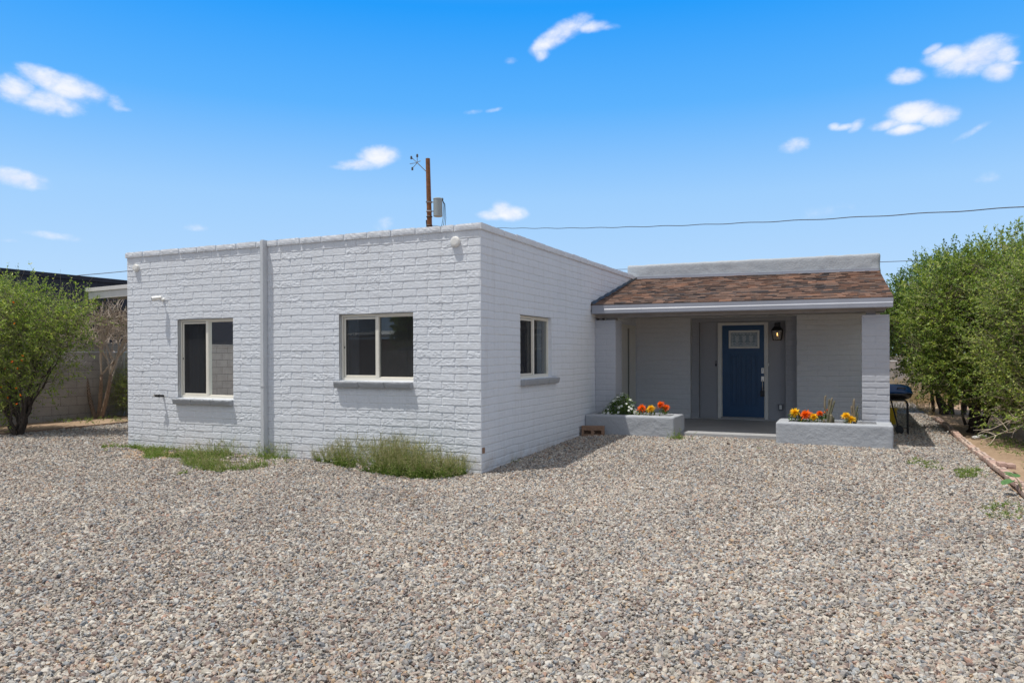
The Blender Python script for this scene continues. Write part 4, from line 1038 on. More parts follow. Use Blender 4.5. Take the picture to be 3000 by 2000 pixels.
# ------------------------------------------------------------------ weeds
def weeds(name, label, poly, nst, h, seed, stemh=1.0, cat='weeds', group=None, seedheads=.5, lush=12, mat=None, hfun=None, spread=.5):
    """tufted weeds inside a polygon"""
    rng = np.random.default_rng(seed); poly = np.array(poly, float); mn, mx = poly.min(0), poly.max(0)
    pts = rng.uniform(mn, mx, (nst*6, 2)); ins = np.zeros(len(pts), bool); j = len(poly)-1
    for i in range(len(poly)):
        xi, yi = poly[i]; xj, yj = poly[j]
        c = ((yi > pts[:, 1]) != (yj > pts[:, 1])) & (pts[:, 0] < (xj-xi)*(pts[:, 1]-yi)/(yj-yi+1e-12)+xi); ins ^= c; j = i
    cl = fbm(pts[:, 0]*3, pts[:, 1]*3, 0, 2, seed); pts = pts[ins & (cl > -.45+rng.random(len(pts))*.7)][:nst]; n = len(pts)
    c0 = poly.mean(0); base = np.array([c0[0], c0[1], float(gz(c0[0], c0[1]))])
    z = gz(pts[:, 0], pts[:, 1]); A = np.stack([pts[:, 0], pts[:, 1], z], 1)
    H = h*rng.uniform(.35, 1.1, n)*(hfun(pts[:, 0], pts[:, 1]) if hfun else 1)
    D = np.stack([rng.normal(0, spread, n), rng.normal(-.1, spread, n), np.ones(n)], 1); D = nrmz(D)
    E = A+D*H[:, None]; E[:, 1] = np.where(E[:, 0] < .02, np.minimum(E[:, 1], -.02-rng.random(n)*.03) if poly[:, 1].max() < .6 and poly[:, 0].max() < .3 else E[:, 1], E[:, 1])
    st = bez(A, (A+E)/2+rng.normal(size=(n, 3))*.04*h, E, 5)
    parts = [tubes(st, .0022*np.linspace(1, .45, 5)[None]*np.ones((n, 1)), 3)]; tints = [np.full(len(parts[0][1]), .55)]
    idx = np.repeat(np.arange(n), lush); t = rng.random(len(idx))**1.9*.95; sg = np.minimum((t*4).astype(int), 3); ft = (t*4-sg)[:, None]; P = st[idx, sg]*(1-ft)+st[idx, sg+1]*ft
    dl = rng.normal(size=(len(idx), 3))*.8+np.array([0, 0, .45]); sz = rng.uniform(.018, .045, len(idx))*(1.15-t*.6)
    lv = leaves(P, dl, sz, sz*.30, rng); parts.append(lv); tints.append(np.clip(.38+.30*t+rng.normal(0, .2, len(idx)), 0, .95))
    # wispy seed heads
    k = rng.random(n) < seedheads; B = E[k]; m_ = int(k.sum())
    if m_:
        i3 = np.repeat(np.arange(m_), 6); d3 = nrmz(rng.normal(size=(len(i3), 3))*.6+np.array([0, 0, .9])); l3 = rng.uniform(.04, .13, len(i3))*min(1.3, h*2.4)
        P0 = B[i3]-np.array([0, 0, 1.])*rng.random(len(i3))[:, None]*.08; p3 = np.stack([P0, P0+d3*l3[:, None]*.5+rng.normal(size=P0.shape)*.006, P0+d3*l3[:, None]], 1)
        tb = tubes(p3, np.full(p3.shape[:2], .0016), 3); parts.append(tb); tints.append(np.full(len(tb[1]), .92))
    V, F = join(parts); V[:, :] -= base
    if poly[:, 1].max() < .6 and poly[:, 0].max() < .3:
        wx = V[:, 0]+base[0]; V[:, 1] = np.where((wx < .0) & (wx > -L), np.minimum(V[:, 1], -.012-base[1]), V[:, 1])
    me = rawmesh(name, V, F, False, {'tint': ('FACE', np.concatenate(tints))}); o = link(name, me, mat or M_weed); o.location = base
    tag(o, label, cat, group, kind='stuff' if name in ('weed_patch', 'ground_weeds') else None); return o
WG = 'weeds growing against the white front wall'
weeds('weed_clump', 'widest wispy green weed clump under the middle window, near the wall corner', [(-2.75, -.02), (-2.35, -.16), (-1.95, -.38), (-1.3, -.60), (-.9, -.68), (-.45, -.74), (-.22, -.5), (-.15, -.12), (-.3, -.02)], 1050, .40, 41, group=WG, seedheads=.7, lush=17, spread=.48,
      hfun=lambda x, y: np.interp(x, [-2.8, -2.3, -1.8, -1.2, -.6, -.15], [.35, .7, 1.1, 1.2, 1.05, .5]))
weeds('weed_clump', 'green weed clump spreading around the foot of the downspout', [(-4.9, -.6), (-3.7, -1.35), (-3.1, -1.42), (-2.95, -1.0), (-2.95, -.2), (-3.05, -.02), (-4.6, -.02)], 760, .25, 42, group=WG, seedheads=.3, lush=13, spread=.75,
      hfun=lambda x, y: np.interp(y, [-1.4, -.5, 0], [.55, 1.0, 1.3]))
weeds('weed_clump', 'low sparse green weeds along the wall base below the left window', [(-6.1, -.25), (-5.6, -.5), (-5.0, -1.0), (-4.7, -.7), (-4.9, -.02), (-5.9, -.02)], 420, .13, 43, group=WG, seedheads=.05, lush=12, spread=.9)
weeds('weed_clump', 'small weed tuft at the far left corner of the white wall', [(-6.9, -.3), (-6.5, -.55), (-6.1, -.4), (-6.15, -.1), (-6.7, -.05)], 110, .13, 44, group=WG, seedheads=0, spread=.8)
weeds('weed_patch', 'isolated flat weed patch lying in the gravel in front of the left weeds', [(-4.15, -1.55), (-3.6, -1.78), (-3.45, -1.62), (-3.9, -1.45)], 110, .08, 45, seedheads=0, spread=1.2, lush=14)
weeds('weed_tuft', 'leafy green weed growing at the step end of the left planter', [(1.52, 3.9), (1.9, 3.85), (1.95, 4.05), (1.7, 4.1)], 26, .22, 46, seedheads=.1, lush=22, spread=.7)
weeds('weed_patch', 'thin green weeds in the gravel right of the right planter, thickest by the bricks', [(5.62, 1.85), (5.95, 2.0), (5.9, 2.65), (5.62, 2.6)], 130, .11, 47, seedheads=.05, spread=.8)
weeds('weed_patch', 'sparse scrap of weeds in the gravel, farther left of the brick edging', [(5.05, 2.6), (5.5, 2.4), (5.5, 3.2), (5.2, 3.3)], 60, .09, 48, seedheads=.05, spread=.8)
weeds('weed_patch', 'dark low weeds at the right edge of the photo below the bricks', [(5.6, -.6), (6.0, -.4), (6.0, .5), (5.65, .1)], 40, .14, 49, seedheads=.3, spread=.8)
weeds('weed_patch', 'tiny weed sprout on the shaded gravel beside the white side wall', [(.03, .75), (.3, .8), (.3, 1.1), (.03, 1.1)], 10, .13, 50, seedheads=0, spread=.6, lush=8)
weeds('weed_tuft', 'tiny weed sprout in the gravel in front of the step', [(3.1, 3.3), (3.2, 3.3), (3.2, 3.4), (3.1, 3.4)], 6, .06, 55, seedheads=0, spread=.9, lush=8)
weeds('ground_weeds', 'low weeds scattered on the dirt beside the left block wall', [(-12.2, 2.2), (-10.6, 2.3), (-10.6, 3.6), (-12.0, 3.9), (-12.2, 3.0)], 90, .10, 51, seedheads=.2, spread=.8)
o = weeds('ground_weeds', 'leaf litter and weeds on the dirt under the right hedge', [(6.4, 2.5), (7.6, 3.0), (8.2, 5.5), (6.6, 7.6), (6.4, 7.0)], 260, .10, 52, seedheads=.1, spread=1.0)
dg = weeds('dry_grass', 'tall dry tan grass at the foot of the far block wall', [(4.9, 17), (7.5, 16.2), (8, 19.3), (5, 19.6)], 1500, .75, 53, mat=M_dry, seedheads=.3, lush=6, spread=.35); dg['kind'] = 'stuff'
dg = weeds('dry_grass', 'tuft of dry tan straw lying behind the blue grill', [(5.3, 12.6), (6.3, 11.8), (6.3, 15), (5.3, 15.5)], 260, .35, 54, mat=M_dry, seedheads=.1, lush=5, spread=.7)

def squash():
    rng = np.random.default_rng(9); root = empty('leafy_plant', (6.12, .95, .03), 'broad-leaved green plant at the right edge by the brick edging', 'plant'); m = MB(); s = MB()
    for i in range(11):
        q = rng.uniform(0, 6.28); r = rng.uniform(.05, .22); h = rng.uniform(.10, .30); c = np.array([r*math.cos(q), r*math.sin(q), h]); s.tube([(0, 0, 0), tuple(c*np.array([.5, .5, .8])), tuple(c)], .004, 5)
        d = nrmz(np.array([math.cos(q), math.sin(q), rng.uniform(-.5, .3)])); sd = nrmz(np.cross(d, [0, 0, 1])); up = np.cross(sd, d); sz = rng.uniform(.06, .11)
        V = [c]; n = 9
        for k in range(n):
            a = (k/(n-1)-.5)*2*2.6; rr = sz*(.62+.38*math.cos(a*.5)); V.append(c+d*rr*math.cos(a)*.9+d*sz*.35+sd*rr*math.sin(a)*.75+up*abs(math.sin(a))*sz*.15)
        m.add(V, [(0, k, k+1) for k in range(1, n)], rng.random()*.5+.1)
    m.build('leaves', plain('squash_leaf', (.07, .16, .04), .6, 0, .25, 30), root, fix=False, smooth=True); s.build('stems', M_twigg, root)
squash()

# ------------------------------------------------------------------ flowers and cacti
def marigold(x, y, z, r, mat, seed, label, heads=1, group='artificial looking blooms in the planters'):
    rng = np.random.default_rng(seed); root = empty('flower', (x, y, z-.12), label, 'flower', group); pet = MB(); st = MB(); lf = MB()
    for hd in range(heads):
        hc = np.array([(hd-(heads-1)/2)*r*1.25, rng.uniform(-.01, .01), .12+(.035 if hd % 2 == 0 else -.02)*(heads > 1)]); 
        ax = nrmz(np.array([rng.normal()*.2, -.55, .8])); a1 = nrmz(np.cross(ax, [1, 0, 0])); a2 = np.cross(ax, a1)
        for ring in range(7):
            el = .02+ring*.235; n = 16-ring; L_ = r*(1.12-.09*ring)
            for k in range(n):
                q = 2*math.pi*(k+rng.random()*.5)/n; d = (a1*math.cos(q)+a2*math.sin(q))*math.cos(el)+ax*math.sin(el); sd = nrmz(np.cross(d, ax)); w_ = r*.13
                b = hc+ax*r*.10*ring*.5; tip = b+d*L_*rng.uniform(.7, 1.2)-ax*r*.25*(ring < 2)*rng.random()
                V = [b, b+d*L_*.6+sd*w_, tip+sd*w_*.45, tip-sd*w_*.45, b+d*L_*.6-sd*w_]; pet.add(V, [(0, 1, 2, 3, 4)], min(1, max(0, .15+ring*.14+rng.normal()*.15)))
        st.tube([(hc[0]*.4, .0, -.01), (hc[0]*.8, 0, .05), tuple(hc)], .004, 5)
    P = np.stack([rng.uniform(-r, r, 60)*1.0, rng.uniform(-.6, .6, 60)*r, rng.uniform(.0, .11, 60)], 1); V, F = leaves(P, rng.normal(size=(60, 3))+np.array([0, 0, .5]), .05, .024, rng); lf.add(V, F, .25)
    pet.build('petals', mat, root, fix=False); st.build('stem', M_twigg, root); lf.build('leaves', M_weed, root, fix=False)
marigold(.977, 4.42, .585, .078, M_orange, 1, 'single orange bloom in the left planter next to the white flowering plant')
marigold(1.145, 4.42, .585, .074, M_yellow, 2, 'yellow bloom in the left planter, between two orange blooms')
marigold(1.375, 4.42, .625, .072, M_orange, 3, 'double orange bloom at the step end of the left planter', 2)
marigold(3.55, 4.42, .585, .078, M_yellow, 4, 'yellow bloom nearest the step in the right planter')
marigold(3.72, 4.38, .555, .088, M_orange, 5, 'largest orange bloom in the right planter, between two yellow ones')
marigold(3.83, 4.38, .53, .066, M_yellow, 6, 'yellow bloom pressed against the right side of the largest orange bloom')
marigold(3.925, 4.47, .58, .052, M_orange, 7, 'small orange bloom left of the tallest cactus group')
marigold(4.045, 4.50, .61, .052, M_orange, 8, 'orange bloom peeping out behind the tallest cactus group')
marigold(4.36, 4.38, .525, .066, M_yellow, 9, 'double yellow bloom at the foot of the right-hand cactus', 2)
def white_plant():
    rng = np.random.default_rng(12); root = empty('flowering_plant', (.56, 4.46, .42), 'bushy green plant covered in small white flowers in the left planter', 'plant')
    n = 340; d = nrmz(rng.normal(size=(n, 3))); d[:, 2] = np.abs(d[:, 2]); rr = rng.random(n)**.4
    w_ = np.array([.34, .18, .36]); P = d*rr[:, None]*w_; P[:, 2] *= np.interp(P[:, 0], [-.3, 0, .1, .3], [.6, 1.1, 1.35, .8]); P[:, 2] += .02
    V1, F1 = leaves(np.repeat(P, 9, 0)+rng.normal(size=(n*9, 3))*.02, rng.normal(size=(n*9, 3))+np.array([0, 0, .3]), .030, .016, rng)
    link('foliage', rawmesh('foliage', V1, F1, False, {'tint': ('FACE', rng.random(n*9)*.75)}), M_leafd, root)
    st = bez(np.repeat(np.array([[0, 0, 0.]]), 60, 0), P[:60]*.5+rng.normal(size=(60, 3))*.02, P[:60], 4); V, F = tubes(st, np.full((60, 4), .0025), 3); link('stems', rawmesh('stems', V, F), M_twigg, root)
    sel = [i for i in range(n) if rr[i] > .8 and d[i, 1] < .35][:52]
    for i in sel:
        m = MB(); c0 = P[i]*1.05; c = np.zeros(3); ax = nrmz(P[i]*np.array([.6, 1, .8])+np.array([0, -.35, .45])*.4+rng.normal(size=3)*.05); a1 = nrmz(np.cross(ax, [0, .3, 1])); a2 = np.cross(ax, a1); R_ = rng.uniform(.026, .036)
        for k in range(5):
            q = 6.283*k/5+i; q2 = q+.62; q1 = q-.62; dv = lambda a: a1*math.cos(a)+a2*math.sin(a)
            m.add([c+ax*.004, c+dv(q1)*R_*.75+ax*.004, c+dv(q)*R_*1.05, c+dv(q2)*R_*.75+ax*.004], [(0, 1, 2, 3)], rng.random())
        o = m.build('blossom', M_whitep, root, fix=False); o.location = tuple(c0)
white_plant()
def cactus(x, y, z, arms, label, seed, group='cacti in the right planter'):
    rng = random.Random(seed); root = empty('cactus', (x, y, z), label, 'cactus', group); 
    for arm in arms:
        m = MB(); pts, r = arm; n = 14; P = []; R = []
        for i in range(n):
            t = i/(n-1)*(len(pts)-1); k = min(int(t), len(pts)-2); f = t-k; p = Vector(pts[k]).lerp(Vector(pts[k+1]), f); P.append(p); R.append(r*(1-.12*(i/n))*(1+.07*math.sin(i*2.4)))
        R[-1] = r*.35; R[-2] = r*.8; R[0] = r*.8
        m.tube([tuple(p) for p in P], R, 8, tint=rng.uniform(.1, 1.)); m.build('stem', M_cactus, root, smooth=True)
    return root
cactus(4.055, 4.40, .40, [([(0, 0, 0), (.0, 0, .20)], .026), ([(-.01, 0, .15), (-.05, -.02, .30), (-.045, 0, .45), (-.028, 0, .485)], .016), ([(.0, 0, .15), (.03, 0, .30), (.062, 0, .455)], .018), ([(.02, 0, .12), (.06, 0, .27), (.098, 0, .405)], .017),
    ([(0, .01, .18), (.012, .01, .32), (.018, 0, .43)], .016), ([(-.01, 0, .18), (-.045, 0, .28), (-.06, 0, .31)], .015), ([(.03, -.02, .0), (.045, -.03, .10), (.05, -.03, .185)], .027), ([(-.05, -.01, 0), (-.06, -.01, .10)], .022), ([(.08, 0, 0), (.075, 0, .14)], .02),
    ([(.03, 0, .2), (.045, 0, .33), (.04, 0, .41)], .014)], 'tallest cactus group with many upright stems, mid right planter', 1)
cactus(4.44, 4.42, .40, [([(0, 0, 0), (.005, 0, .18), (-.01, 0, .30), (.0, 0, .44)], .020), ([(.0, 0, .12), (-.035, 0, .22), (-.042, 0, .325)], .015), ([(.01, 0, .15), (.035, 0, .25), (.052, 0, .325)], .016), ([(.01, 0, .03), (.045, 0, .13), (.05, 0, .215)], .017)],
       'branched cactus standing near the right pillar', 2)
cactus(3.62, 4.44, .40, [([(0, 0, 0), (0, 0, .235)], .020), ([(.01, -.01, 0), (.02, -.02, .15)], .014)], 'short single cactus between the yellow and orange blooms', 3)

# ------------------------------------------------------------------ small fittings
def lantern():
    x, z = 2.975, 0; y = 7.775
    root = empty('wall_lantern', (x, 7.895, 2.0), 'black wall lantern with smoked glass and a lit bulb, right of the blue door', 'lamp')
    off = lambda px, py, pz: (px-x, py-7.895, pz-2.0)
    m = MB(); h0, h1, h2, h3 = 2.19, 2.125, 2.10, 2.055
    m.box((x-.052, y-.052, h1), (x+.052, y+.052, h0)); 
    m.hexa([(x-.112, y-.10, h3-.0), (x+.112, y-.10, h3), (x+.112, y+.10, h3), (x-.112, y+.10, h3), (x-.060, y-.055, h1), (x+.060, y-.055, h1), (x+.060, y+.055, h1), (x-.060, y+.055, h1)])
    m.box((x-.03, y+.05, 2.12), (x+.03, 7.893, 2.17)); m.box((x-.055, 7.875, 2.05), (x+.055, 7.894, 2.21))
    tw, bw = .106, .078; zt, zb = 2.056, 1.848
    for sx in (-1, 1):
        for sy in (-1, 1): m.tube([(x+sx*tw, y+sy*tw*.9, zt), (x+sx*bw, y+sy*bw*.9, zb)], .007, 4)
    for (zz, ww, rr) in ((zb, bw, .007), (zt-.004, tw, .009)):
        c = [(x-ww, y-ww*.9, zz), (x+ww, y-ww*.9, zz), (x+ww, y+ww*.9, zz), (x-ww, y+ww*.9, zz)]
        for i in range(4): m.tube([c[i], c[(i+1) % 4]], rr, 4)
    m.lathe([(.016, 0), (.016, -.05), (.010, -.06)], (x, y, h3), 'z', 10)
    m.build('frame', M_black, root, xf=off)
    m = MB(); a, b = tw-.004, bw-.004
    q = [(x-b, y-b*.9, zb), (x+b, y-b*.9, zb), (x+b, y+b*.9, zb), (x-b, y+b*.9, zb), (x-a, y-a*.9, zt), (x+a, y-a*.9, zt), (x+a, y+a*.9, zt), (x-a, y+a*.9, zt)]
    m.add(q, [(0, 1, 5, 4), (1, 2, 6, 5), (2, 3, 7, 6), (3, 0, 4, 7)]); m.build('glass', M_lampglass, root, xf=off)
    m = MB(); m.lathe([(.005, 1.935), (.008, 1.945), (.008, 1.990), (.005, 2.0)], (x, y, 0), 'z', 8); m.build('bulb', M_filament, root, xf=off)
lantern()
m = MB(); roughbox(m, (1.688, 7.872, 1.295), (1.722, 7.8945, 1.415), .02, .006, 0, 1, 1); db = m.build('doorbell', M_black); tag(db, 'slim black doorbell left of the blue door frame', 'doorbell')
m = MB(); t_ = [(1.698, 1.35), (1.712, 1.35), (1.712, 1.405), (1.698, 1.405)]
for i in range(4): m.tube([(t_[i][0], 7.870, t_[i][1]), (t_[(i+1) % 4][0], 7.870, t_[(i+1) % 4][1])], .002, 4)
m.build('light_ring', M_whiteplastic, db)
def outlet():
    m = MB(); roughbox(m, (2.985, 7.835, .375), (3.08, 7.8945, .515), .02, .012, 0, 1, 1); o = m.build('outlet_cover', plain('grey_plastic', (.16, .165, .18), .3, 0, .1, 8)); tag(o, 'grey weatherproof outlet cover low on the entry wall, right of the door', 'outlet')
    m = MB(); m.box((3.01, 7.832, .40), (3.055, 7.8345, .485)); m.build('socket', M_whiteplastic, o)
outlet()
m = MB(); m.box((2.787, 7.865, 1.30), (2.802, 7.8945, 1.365)); o = m.build('door_sensor', M_whiteplastic, None, bevel=.002); tag(o, 'tiny cream sensor beside the right edge of the door frame', 'sensor')
def seccam():
    root = empty('security_camera', (-5.80, 0, 2.46), 'small white security camera on the white wall, above the left window', 'camera')
    m = MB(); m.lathe([(.028, 0), (.028, -.012), (.018, -.02)], (0, -.003, .02), 'y', 14); m.tube([(0, -.012, .02), (0, -.055, .015), (-.0, -.075, .03)], .010, 8); m.tube([(0, -.012, -.02), (.005, -.03, .0), (0, -.05, .01)], .006, 6); m.build('bracket', M_whiteplastic, root, smooth=True)
    m = MB(); pts = [(.03, -.07, .052), (-.03, -.11, .042), (-.085, -.15, .030)]; m.tube(pts, [.024, .033, .036], 12); m.build('body', M_whiteplastic, root, smooth=False)
    m = MB(); m.tube([(-.083, -.149, .031), (-.092, -.156, .029)], [.033, .029], 12); m.build('lens', M_black, root)
seccam()
def bib():
    root = empty('wall_hook', (-5.82, 0, .915), 'black metal bracket stub sticking out of the white wall, left of the left window', 'bracket')
    m = MB(); m.tube([(0, .0, 0), (0, -.10, .004)], .019, 10); m.tube([(0, -.085, .004), (-.06, -.10, .006)], .024, 10); m.build('body', M_black, root)
    m = MB(); m.tube([(-.06, -.10, .006), (-.11, -.11, .01)], .007, 6); m.tube([(-.085, -.105, -.018), (-.085, -.105, .03)], .008, 6); m.tube([(-.11, -.11, -.005), (-.115, -.115, -.03)], .006, 6); m.build('arm', M_nickel, root)
bib()
def cinder():
    root_loc = (.225, 3.93, 0); m = MB(); w_, d_, h_ = .40, .13, .19; zb = .105
    x0, x1 = -w_/2, w_/2; y0, y1 = -d_/2, d_/2; ha, hb, hc, hd_, hz0, hz1 = x0+.045, x0+.165, x0+.225, x0+.345, .05, .115
    segs = [((x0, 0), (x1, hz0)), ((x0, hz1), (x1, h_)), ((x0, hz0), (ha, hz1)), ((hb, hz0), (hc, hz1)), ((hd_, hz0), (x1, hz1))]
    for (a, b) in segs: m.box((a[0], y0, zb+a[1]), (b[0], y1-.02, zb+b[1]))
    m.box((x0, y1-.02, zb), (x1, y1, zb+h_))
    o = m.build('cinder_block', M_brown); o.location = root_loc; o.rotation_euler = (0, 0, rad(14)); tag(o, 'brown two-holed masonry block on the gravel against the left planter', 'block')
cinder()

# ------------------------------------------------------------------ grill and bucket
def grill():
    cx, cy = 5.10, 6.95; zg = .07
    root = empty('grill', (cx, cy, zg), 'blue and black barrel charcoal grill on bent tube legs beside the right pillar', 'grill')
    hw, hd = .325, .20
    def half(sign, zc, H, n=18, k=14):
        V = []; F = []; 
        for i in range(n+1):
            s = -1+2*i/n
            prof = (1-abs(s)**3.2)**(1/2.4) if abs(s) < 1 else 0
            for j in range(k+1):
                a = math.pi*j/k; ca, sa = math.cos(a), math.sin(a)
                V.append((s*hw, -ca*hd*max(prof, .02) if True else 0, zc+sign*sa*H*max(prof, .02)))
        for i in range(n):
            for j in range(k): F.append((i*(k+1)+j, (i+1)*(k+1)+j, (i+1)*(k+1)+j+1, i*(k+1)+j+1))
        for i in (0, n): F.append(tuple(i*(k+1)+j for j in range(k+1)))
        F.append(tuple(i*(k+1) for i in range(n+1))+tuple(i*(k+1)+k for i in range(n, -1, -1)))
        return V, F
    zc = .82-zg
    m = MB(); V, F = half(1, zc+.004, .165); m.add(V, F); m.tube([(-hw, -hd*0, zc+.006), (hw, 0, zc+.006)], .004, 4); lid = m.build('lid', plain('blue_enamel', (.008, .055, .17), .22, 0, .05, 3), root, smooth=True)
    m = MB(); m.tube([(.06, -hd*.80, zc+.085), (.06, -hd*.80-.045, zc+.10), (.19, -hd*.80-.045, zc+.10), (.19, -hd*.80, zc+.085)], .011, 8); m.build('lid_handle', M_black, lid)
    m = MB(); V, F = half(-1, zc-.002, .125); m.add(V, F); m.build('bowl', plain('black_enamel', (.008, .008, .009), .25, 0, .05, 3), root, smooth=True)
    m = MB(); m.box((-hw, -.006, zc-.003), (hw+.035, -.0, zc+.003)); m.build('hinge_strip', M_nickel, root)
    for sy in (-1, 1):
        m = MB(); zt = zc-.128; y = sy*.13
        m.tube([(-.30, y, zt), (.17, y, zt), (.215, y, zt-.02), (.235, y, zt-.07), (.24, y, .0)], .013, 8); m.build('leg', M_black, root, smooth=False)
        m = MB(); m.tube([(-.04, y, zt), (.09, y, .07)], .011, 8); m.build('leg', M_black, root)
        m = MB(); m.lathe([(.02, -.02), (.065, -.018), (.07, 0), (.065, .018), (.02, .02)], (.10, y+sy*.02, .07), 'y', 18); m.build('wheel', M_black, root)
    m = MB(); m.tube([(.24, -.13, .18), (.24, .13, .18)], .008, 6); m.tube([(.06, -.13, .12), (.24, -.13, .12)], .006, 6); m.build('brace', M_black, root)
grill()
def bucket():
    root = empty('bucket', (5.10, 8.75, .05), 'yellow plastic bucket on the gravel behind the grill legs', 'bucket')
    m = MB(); m.lathe([(.115, 0), (.118, .01), (.145, .34), (.155, .345), (.155, .37), (.148, .37), (.14, .345), (.11, .02)], (0, 0, 0), 'z', 24); m.build('body', plain('yellow_plastic', (.75, .50, .02), .4, 0, .05, 4), root, smooth=False)
    m = MB(); m.tube([(-.15, 0, .34)]+[(.19*math.cos(math.pi-a), -.13*math.sin(a), .34-.05*math.sin(a)) for a in np.linspace(.3, 2.8, 8)]+[(.15, 0, .34)], .003, 5); m.build('handle', M_black, root)
bucket()

# ------------------------------------------------------------------ edging
def edging():
    rng = random.Random(3); protos = []
    for v in range(4):
        m = MB(); roughbox(m, (-.048, -.098, 0), (.048, .098, .062), .028, .006, .0022, 30, v, tint=[.1, .45, .8, 1.][v])
        if v >= 2:
            for k in range(4): m.mat = 1; m.box((-.012, -.07+k*.04, .0612), (.012, -.055+k*.04, .0638)); m.mat = 0  # raised black slabs stand in for the shade inside the core slots
        protos.append(m)
    meshes = []
    y = -6.0; i = 0
    lab = 'salmon pink edging brick in the row between gravel and dirt'
    first = {}
    while y < 10.9:
        v = rng.randrange(4)
        if v not in first:
            o = protos[v].build('edging_brick', [M_edgebrick, M_black]); first[v] = o
        else:
            o = first[v].copy(); COL.objects.link(o)
        o.location = (6.13+.022*math.sin(y*.9)+rng.uniform(-.008, .008), y, float(gz(6.13, y))+rng.uniform(.0, .012)); o.rotation_euler = (rng.uniform(-.02, .02), rng.uniform(-.05, .05), rng.uniform(-.05, .05))
        tag(o, lab, 'brick', 'bricks edging the right side of the gravel')
        y += .203; i += 1
    # the one laid on top, turned
    for (x, yy, zz, rz, lb) in ((6.27, 2.72, .075, .08, 'second brick lying loose beside the edging row, raised above the others'), (6.17, 2.66, .095, .04, 'brick sitting one step higher on top of the edging row')):
        o = first[0 if 0 in first else list(first)[0]].copy(); COL.objects.link(o); o.location = (x, yy, zz); o.rotation_euler = (0, 0, rz); tag(o, lb, 'brick', 'bricks edging the right side of the gravel')
edging()
m = MB()
ys = np.linspace(-8, 9, 60)
for a, b in zip(ys[:-1], ys[1:]):
    xa = -10.36+.03*math.sin(a*1.3); xb = -10.36+.03*math.sin(b*1.3); za = float(gz(xa, a)); zb_ = float(gz(xb, b))
    m.hexa([(xa-.02, a, za-.03), (xa+.02, a, za-.03), (xb+.02, b, zb_-.03), (xb-.02, b, zb_-.03), (xa-.02, a, za+.045), (xa+.02, a, za+.045), (xb+.02, b, zb_+.045), (xb-.02, b, zb_+.045)])
o = m.build('edging_strip', plain('rusty_edging', (.30, .20, .14), .8, 0, .3, 6)); tag(o, 'low rusty edging strip between gravel and dirt on the left', 'edging')
m = MB(); roughbox(m, (-.22, -.55, 0), (.20, .55, .05), .08, .01, .006, 6, 2); o = m.build('concrete_slab', M_conc); o.location = (-12.02, 2.95, .03); o.rotation_euler = (0, 0, .1); tag(o, 'pale concrete slab lying on the dirt by the left block wall', 'slab')
# pale rocks under the right hedge
def rock(x, y, z, s, seed, label):
    V, F = cubesurf((-1, -1, -1), (1, 1, 1), .3); V = nrmz(V)*np.array([1.3, 1, .6]); V = V*(1+.25*fbm(V[:, 0]*1.5, V[:, 1]*1.5, V[:, 2]*1.5, 3, seed))[:, None]*s
    m = MB(); m.add(V, F); o = m.build('rock', plain('pale_rock_%d' % seed, (.52, .52, .50), .8, 0, .3, 8)); o.location = (x, y, z); tag(o, label, 'rock', 'pale rocks under the right hedge')
rock(7.35, 6.1, .09, .10, 1, 'largest pale rock on the dirt at the right edge under the near shrub')
rock(6.55, 7.2, .05, .06, 2, 'small pale rock on the dirt just behind the brick edging')
rock(6.42, 6.9, .05, .05, 3, 'flat pale rock near the hedge trunks')
# fallen bare branches reaching out of the right shrub
def fallen():
    rng = np.random.default_rng(15); base = np.array([8.3, 5.6, 1.0]); root = empty('dead_branch', tuple(base), 'pale leafless branch reaching down to the dirt from the right shrub', 'branch')
    P = []; R = []
    mains = [(base, np.array([7.4, 5.5, .95]), np.array([6.25, 5.45, .24])), (base, np.array([7.5, 5.3, .75]), np.array([6.33, 5.3, .15])), (base+.1, np.array([7.6, 5.8, 1.3]), np.array([6.5, 5.9, .62]))]
    for a, b, c in mains:
        p = bez(a[None], b[None], c[None], 14)[0]; p += np.cumsum(rng.normal(size=p.shape)*.008, 0); P.append(p); R.append(np.linspace(.014, .003, 14))
        for i in (5, 7, 8, 9, 10, 11, 12):
            for _ in range(2):
                d = nrmz(np.array([-.6, rng.normal()*.5, rng.normal()*.55-.1])); ln = rng.uniform(.12, .4); e = p[i]+d*ln; e[2] = max(e[2], .05); mid = (p[i]+e)/2+rng.normal(size=3)*.05
                P.append(bez(p[i][None], mid[None], e[None], 14)[0]); R.append(np.linspace(.006, .002, 14))
    V, F = tubes(np.array(P), np.array(R), 5); link('twigs', rawmesh('twigs', V-base, F, True), plain('bleached_wood', (.55, .47, .36), .8, 0, .15, 20), root)
fallen()

